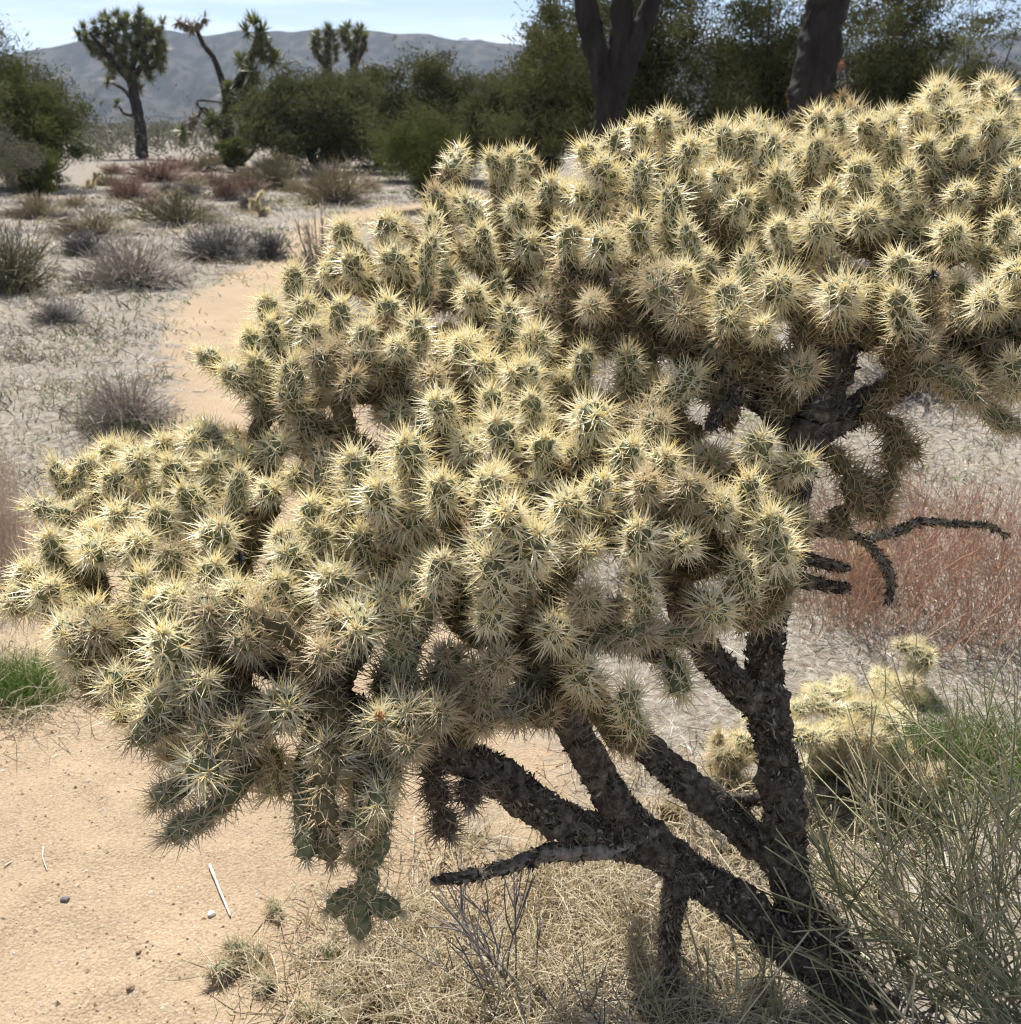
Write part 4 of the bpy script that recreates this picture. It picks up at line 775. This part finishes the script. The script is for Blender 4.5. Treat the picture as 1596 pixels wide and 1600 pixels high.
for mt, sd in (('litter', 61), ('straw', 62), ('sh_purple', 63), ('sh_olive', 64), ('greengrass', 65)):
    r = np.random.default_rng(sd); mb = MB()
    for k in range(300 if mt != 'greengrass' else 150):
        y = 3.0*math.exp(r.random()*2.2); x = y*r.uniform(-.62, .5)
        if path_mask(np.array(x), np.array(y)) > .55: continue
        h = r.uniform(.05, .17)*(1+.05*y)*(.55 if mt == 'greengrass' else 1); sg = r.uniform(.05, .17)*(1+.07*y); mb.add(*blades(int(22+1.0*y), x, y, sg, sg*.8, h*.4, h, (.0010+.00045*y), .6, .35, sd*100+k, k=3, flatten=.8))
    ob({'litter': 'pale_tufts', 'straw': 'straw_tufts', 'sh_purple': 'mauve_tufts', 'sh_olive': 'olive_tufts', 'greengrass': 'green_tufts'}[mt], mb.mesh('tufts', [M[mt]]), kind='stuff')
# standing dry grass in the foreground and around the trunk
mb = MB()
for px, py, n, s in ((700, 1470, 260, .07), (820, 1500, 340, .08), (900, 1430, 300, .08), (960, 1540, 320, .08), (1080, 1560, 260, .07), (640, 1560, 220, .07), (760, 1580, 320, .08), (860, 1590, 300, .07), (1000, 1460, 240, .07), (560, 1500, 120, .06), (1130, 1480, 160, .06), (930, 1350, 160, .08), (860, 1380, 200, .07), (480, 1560, 120, .07), (520, 1440, 80, .06), (1200, 1590, 160, .05), (1330, 1400, 120, .09), (1100, 1260, 160, .1), (1000, 1200, 120, .12), (700, 1340, 120, .07), (1150, 1330, 220, .09), (1120, 1400, 200, .07), (1180, 1270, 160, .1), (1310, 1330, 140, .1), (640, 1420, 140, .05), (40, 1110, 160, .08), (30, 1040, 160, .09)):
    g = G(px, py); mb.add(*blades(n, g[0], g[1], s, s*.8, .07, .23, .0014, .75, .45, px+py, flatten=.9))
ob('dry_grass', mb.mesh('dry_grass', [M['straw']]), kind='stuff')
mb = MB()
for px, py, n, s, l in ((1480, 1205, 1900, .15, .16), (1400, 1180, 500, .09, .11), (1570, 1180, 700, .12, .14), (22, 1075, 900, .07, .20), (55, 1085, 260, .05, .15), (515, 1480, 40, .012, .05), (735, 1310, 40, .02, .05), (530, 1530, 30, .015, .04), (1260, 1420, 50, .02, .05), (205, 665, 200, .16, .15), (180, 440, 200, .4, .15), (95, 560, 200, .5, .08), (150, 520, 150, .5, .08), (60, 620, 150, .3, .07)):
    g = G(px, py); mb.add(*blades(n, g[0], g[1], s, s*.8, l*.4, l, .0009 if py > 900 else .003, .45, .3, px+py+1, flatten=1))
ob('green_grass', mb.mesh('green_grass', [M['greengrass']]), kind='stuff')

def ephedra(name, label, foot, nst, fan, hmin, hmax, seed, mat='ephedra', wid=.0020, sub=7, cat='shrub', part='stem', group=None):
    """jointed broom-like shrub: each main stem is a part with its whorled side shoots"""
    global rng; rng = np.random.default_rng(seed)
    o = thing(name, label, cat, Vector(onground(foot)), group)
    for k in range(nst):
        d = norm(np.array([fan[0]+rng.normal()*fan[2], fan[1]+rng.normal()*fan[2], 1.0])); ln = rng.uniform(hmin, hmax)
        p0 = np.array([rng.normal()*fan[3], rng.normal()*fan[3]*.8, -.01]); a = arcs(p0[None], d[None], np.array([ln]), 6, .12, .04)
        mb = MB(); v, f, t, i = tubes(a, np.linspace(1.15, .6, 6)[None]*wid, 5); cr = rng.random(); mb.add(v, f, np.column_stack([np.full(len(t), cr), t, t*0]))
        s = max(2, int(sub*ln/hmax)); tt = np.repeat(rng.uniform(.3, .92, (s+1)//2), 2)[:s]; q = np.array([a[0][min(5, int(x*5))]*(1-(x*5-int(x*5)))+a[0][min(5, int(x*5)+1)]*(x*5-int(x*5)) for x in tt])
        d2 = norm(d+rng.normal(size=(s, 3))*.5+np.array([0, 0, .25])); a2 = arcs(q, d2, rng.uniform(.07, .2, s)*ln/.4, 4, .05, .04)
        v, f, t, i = tubes(a2, np.linspace(.85, .5, 4)[None]*np.full((s, 1), wid), 5); mb.add(v, f, np.column_stack([np.clip(cr+rng.normal(size=s)*.2, 0, 1)[i], t, t*0]))
        ob(part, mb.mesh(part, [M[mat]], True), o)
    return o
ephedra('ephedra_shrub', 'grey green broom like ephedra shrub leaning over the charred cactus trunk base', G(1575, 1590), 120, (-.42, .12, .50, .11), .26, .60, 41)
ephedra('ephedra_shrub', 'sparse ephedra with thin dark stems behind the cactus trunk beside the small cholla', G(1490, 1330), 26, (-.25, .05, .42, .10), .22, .46, 43, sub=5)
ephedra('ephedra_shrub', 'ephedra shrub in front of the red buckwheat over green grass', G(1590, 1260), 46, (-.2, .05, .45, .10), .22, .45, 44, sub=6)
ephedra('ephedra_seedling', 'few upright olive stems in straw at the foot of the charred trunk', G(1130, 1620), 24, (-.02, .0, .22, .10), .09, .24, 45, sub=3)
ephedra('dead_twig_shrub', 'small dead grey twig shrub sprawling in the straw before the cactus limbs', G(800, 1560), 15, (-.35, .1, .55, .02), .14, .30, 46, mat='greytwig', sub=5, part='twig')
ephedra('dead_twig_shrub', 'tangle of dead grey twigs on the ground between the charred limbs and the trunk', G(1165, 1360), 22, (-.1, .1, .8, .05), .10, .22, 48, mat='greytwig', sub=5, part='twig', wid=.0015)
ephedra('dead_twig_shrub', 'thin dark twigs standing in straw under the prop root', G(930, 1600), 14, (-.05, .1, .4, .05), .10, .26, 47, mat='greytwig', sub=4, part='twig', wid=.0012)

# ---------------------------------------------------------------- small chollas behind the trunk
def small_cholla(label, foot, h, n, seed, spread, kinds=('young', 'young', 'tan')):
    random.seed(seed); foot = onground(foot); o = thing('small_cholla', label, 'cactus', Vector(foot)); nd = [np.array([0, 0, .0])]; r = np.random.default_rng(seed)
    for k in range(n):
        p = nd[random.randrange(len(nd)//3, len(nd))] if k > 3 else nd[0]
        d = norm(np.array([r.normal()*spread, r.normal()*spread, .7])); ln = random.uniform(.055, .09); t = p+d*ln
        if t[2] > h: d[2] = .05; d = norm(d); t = p+d*ln
        b = p if k else p
        add_joint(o, np.zeros(3), b, t, random.choice(kinds)); nd.append(t-d*.012); 
        if random.random() < .5: nd.append(t-d*.02)
    return o
small_cholla('small bright yellow cholla growing close behind the big cactus trunk', G(1300, 1200), .20, 62, 3, 1.3)
small_cholla('little cholla with few joints in front of the green grass', G(1375, 1225), .14, 22, 5, 1.2)
small_cholla('tiny pale cholla poking up between ephedra stems and red buckwheat', G(1445, 1090), .16, 9, 8, .5)
small_cholla('small pale cholla under the end of the hanging dead joints', G(1335, 905), .26, 16, 11, .9)
small_cholla('little cholla behind the charred limbs on open sand', G(1130, 1215), .12, 10, 14, 1.0, ('young', 'tan', 'tan'))
small_cholla('distant small cholla by the rusty shrub beside the grey bush', G(140, 296), .5, 14, 15, .8).scale = (2, 2, 2)
small_cholla('distant small cholla by the far bend of the trail', G(408, 338), .4, 14, 16, .8).scale = (2, 2, 2)

# ---------------------------------------------------------------- fallen joints, sticks and stones
random.seed(5)
for px, py, kd in ((352, 1512, 'tan'), (380, 1488, 'tan'), (412, 1535, 'tan'), (520, 1548, 'tan'), (560, 1580, 'brown'), (590, 1555, 'brown'), (478, 1575, 'tan'), (540, 1598, 'tan'), (430, 1420, 'tan'), (505, 1590, 'tan'), (610, 1590, 'brown'), (400, 1500, 'tan'), (1140, 1330, 'brown'), (1160, 1480, 'brown'), (1110, 1400, 'brown'), (1290, 1470, 'brown'), (1050, 1280, 'old'), (1175, 1540, 'tan')):
    g = onground(G(px, py)); a = random.random()*6.28; d = np.array([math.cos(a), math.sin(a), random.uniform(-.05, .35)])*random.uniform(.045, .06)
    lab, grp = ('fallen tan spiny cactus joint lying close to the small white stone in the straw', 'fallen joints by the white stone') if py < 1520 and px < 420 else ('fallen tan spiny cactus joint lying in the pale straw beside the sandy trail', 'fallen joints by the trail') if px < 700 else ('fallen brown cactus joint lying in the shade between the cactus trunks', 'fallen joints between the trunks')
    o = thing('fallen_joint', lab, 'cactus joint', Vector(g+np.array([0, 0, .014])), grp); add_joint(o, np.zeros(3), -d*.5, d*.5, kd, .9)
def stick(label, pts, r, mat, group=None, name='fallen_stick'):
    w = np.array([onground(G(x, y))+np.array([0, 0, z]) for x, y, z in pts]); mb = MB(); limb_mesh(mb, w-w[0], np.linspace(r, r*.6, len(w)), sides=8, step=.006, rough=.25, freq=90, seed=pts[0][0])
    return thing(name, label, 'stick', Vector(w[0]), group, mb.mesh('stick', [M[mat]], True))
stick('bleached white split stick lying at the trail edge under the hanging joints', [(327, 1346, .008), (340, 1378, .006), (352, 1408, .005), (360, 1428, .004)], .003, 'palewood')
stick('short curved pale straw lying on bare sand', [(67, 1315, .004), (66, 1333, .004), (72, 1350, .003)], .0018, 'palewood')
stick('thin pale twig lying on the sand at the left of the trail', [(4, 1345, .004), (18, 1336, .003)], .002, 'palewood')
stick('white stick lying beside the grey twiggy shrub near the trail', [(395, 388, .02), (412, 404, .02)], .018, 'palewood')
stick('thin pale straw stalk lying on littered sand right of the hanging joints', [(648, 1288, .03), (646, 1330, .01), (645, 1385, .004)], .0014, 'palewood')
stick('bleached broken branch lying behind the charred trunk on sand', [(1270, 1248, .02), (1310, 1242, .018), (1360, 1232, .012), (1390, 1222, .012)], .010, 'grey_wood')
stick('grey fallen cactus wood skeleton behind the trunks', [(1120, 1150, .02), (1140, 1165, .012), (1155, 1178, .01)], .009, 'grey_wood')
stick('dark dead log lying at the foot of the bare armed joshua tree', [(318, 274, .12), (326, 271, .2), (338, 272, .1)], .05, 'wood')
stick('pale fallen branch beside the round topped joshua tree trunk', [(205, 246, .1), (225, 243, .25), (250, 246, .12)], .05, 'grey_wood')
stick('dark charred stub leaning in the ephedra beside the trunk base', [(1375, 1375, .02), (1395, 1440, .03), (1412, 1500, .01)], .02, 'bark')
def stone(label, px, py, s, mat, cr):
    r = np.random.default_rng(int(px)); g = onground(G(px, py)); import bmesh
    bm = bmesh.new(); bmesh.ops.create_icosphere(bm, subdivisions=2, radius=1); v = np.array([x.co[:] for x in bm.verts]); f = np.array([[q.index for q in x.verts] for x in bm.faces]); bm.free()
    v = v*(1+.3*vnoise(v*1.7+px))[:, None]*np.array([1, .8, .6])*s
    return thing('pebble', label, 'pebble', Vector(g+np.array([0, 0, s*.35])), None, MB().add(v, f, (cr, 0, 0)).mesh('pebble', [M[mat]]))
stone('dark grey pebble alone on the open sandy trail', 100, 1394, .010, 'greytwig', .5)
stone('reddish brown pebble on the trail near the pale straw', 215, 1476, .006, 'pebble', .0)
stone('larger reddish brown pebble on the trail near the straw edge', 202, 1532, .008, 'pebble', .05)
stone('small white stone among the fallen spiny joints', 332, 1503, .012, 'palewood', 1)
stone('white stone by the lower end of the bleached split stick', 330, 1420, .009, 'palewood', 1)
# coarse grit over the sand
r = np.random.default_rng(9); n = 11000; x = r.uniform(-1.8, 1.3, n); y = 1.2+r.random(n)**1.8*4.0; s = r.uniform(.0012, .0036, n)*np.where(r.random(n) < .04, 2.0, 1)*(1+.25*y)
oc = np.array([[1, 0, 0], [-1, 0, 0], [0, 1, 0], [0, -1, 0], [0, 0, .8], [0, 0, -.6]]); of = np.array([[0, 2, 4], [2, 1, 4], [1, 3, 4], [3, 0, 4], [2, 0, 5], [1, 2, 5], [3, 1, 5], [0, 3, 5]])
v = oc[None]*(s[:, None]*r.uniform(.6, 1.3, (n, 3)))[:, None]+np.column_stack([x, y, gz(x, y)])[:, None]; f = (np.arange(n)*6)[:, None, None]+of
ob('grit', MB().add(v.reshape(-1, 3), f.reshape(-1, 3), np.repeat(np.column_stack([r.random(n), x*0, x*0]), 6, 0)).mesh('grit', [M['pebble']]), kind='stuff')

# ---------------------------------------------------------------- air: thin haze over the whole plain
def haze():
    m, nt = new_mat('thin_haze'); pv = N(nt, 'ShaderNodeVolumePrincipled', Density=0.00016); pv.inputs['Color'].default_value = (.70, .83, 1, 1); pv.inputs['Anisotropy'].default_value = .2
    o = N(nt, 'ShaderNodeOutputMaterial'); nt.links.new(pv.outputs[0], o.inputs['Volume'])
    X, Z0, Z1 = 9600, -12, 620; v = np.array([[sx*X, sy*X, z] for z in (Z0, Z1) for sy in (-1, 1) for sx in (-1, 1)]); f = np.array([[0, 2, 3, 1], [4, 5, 7, 6], [0, 1, 5, 4], [2, 6, 7, 3], [0, 4, 6, 2], [1, 3, 7, 5]])
    ob('haze', MB().add(v, f).mesh('haze', [m]), kind='stuff')
haze()
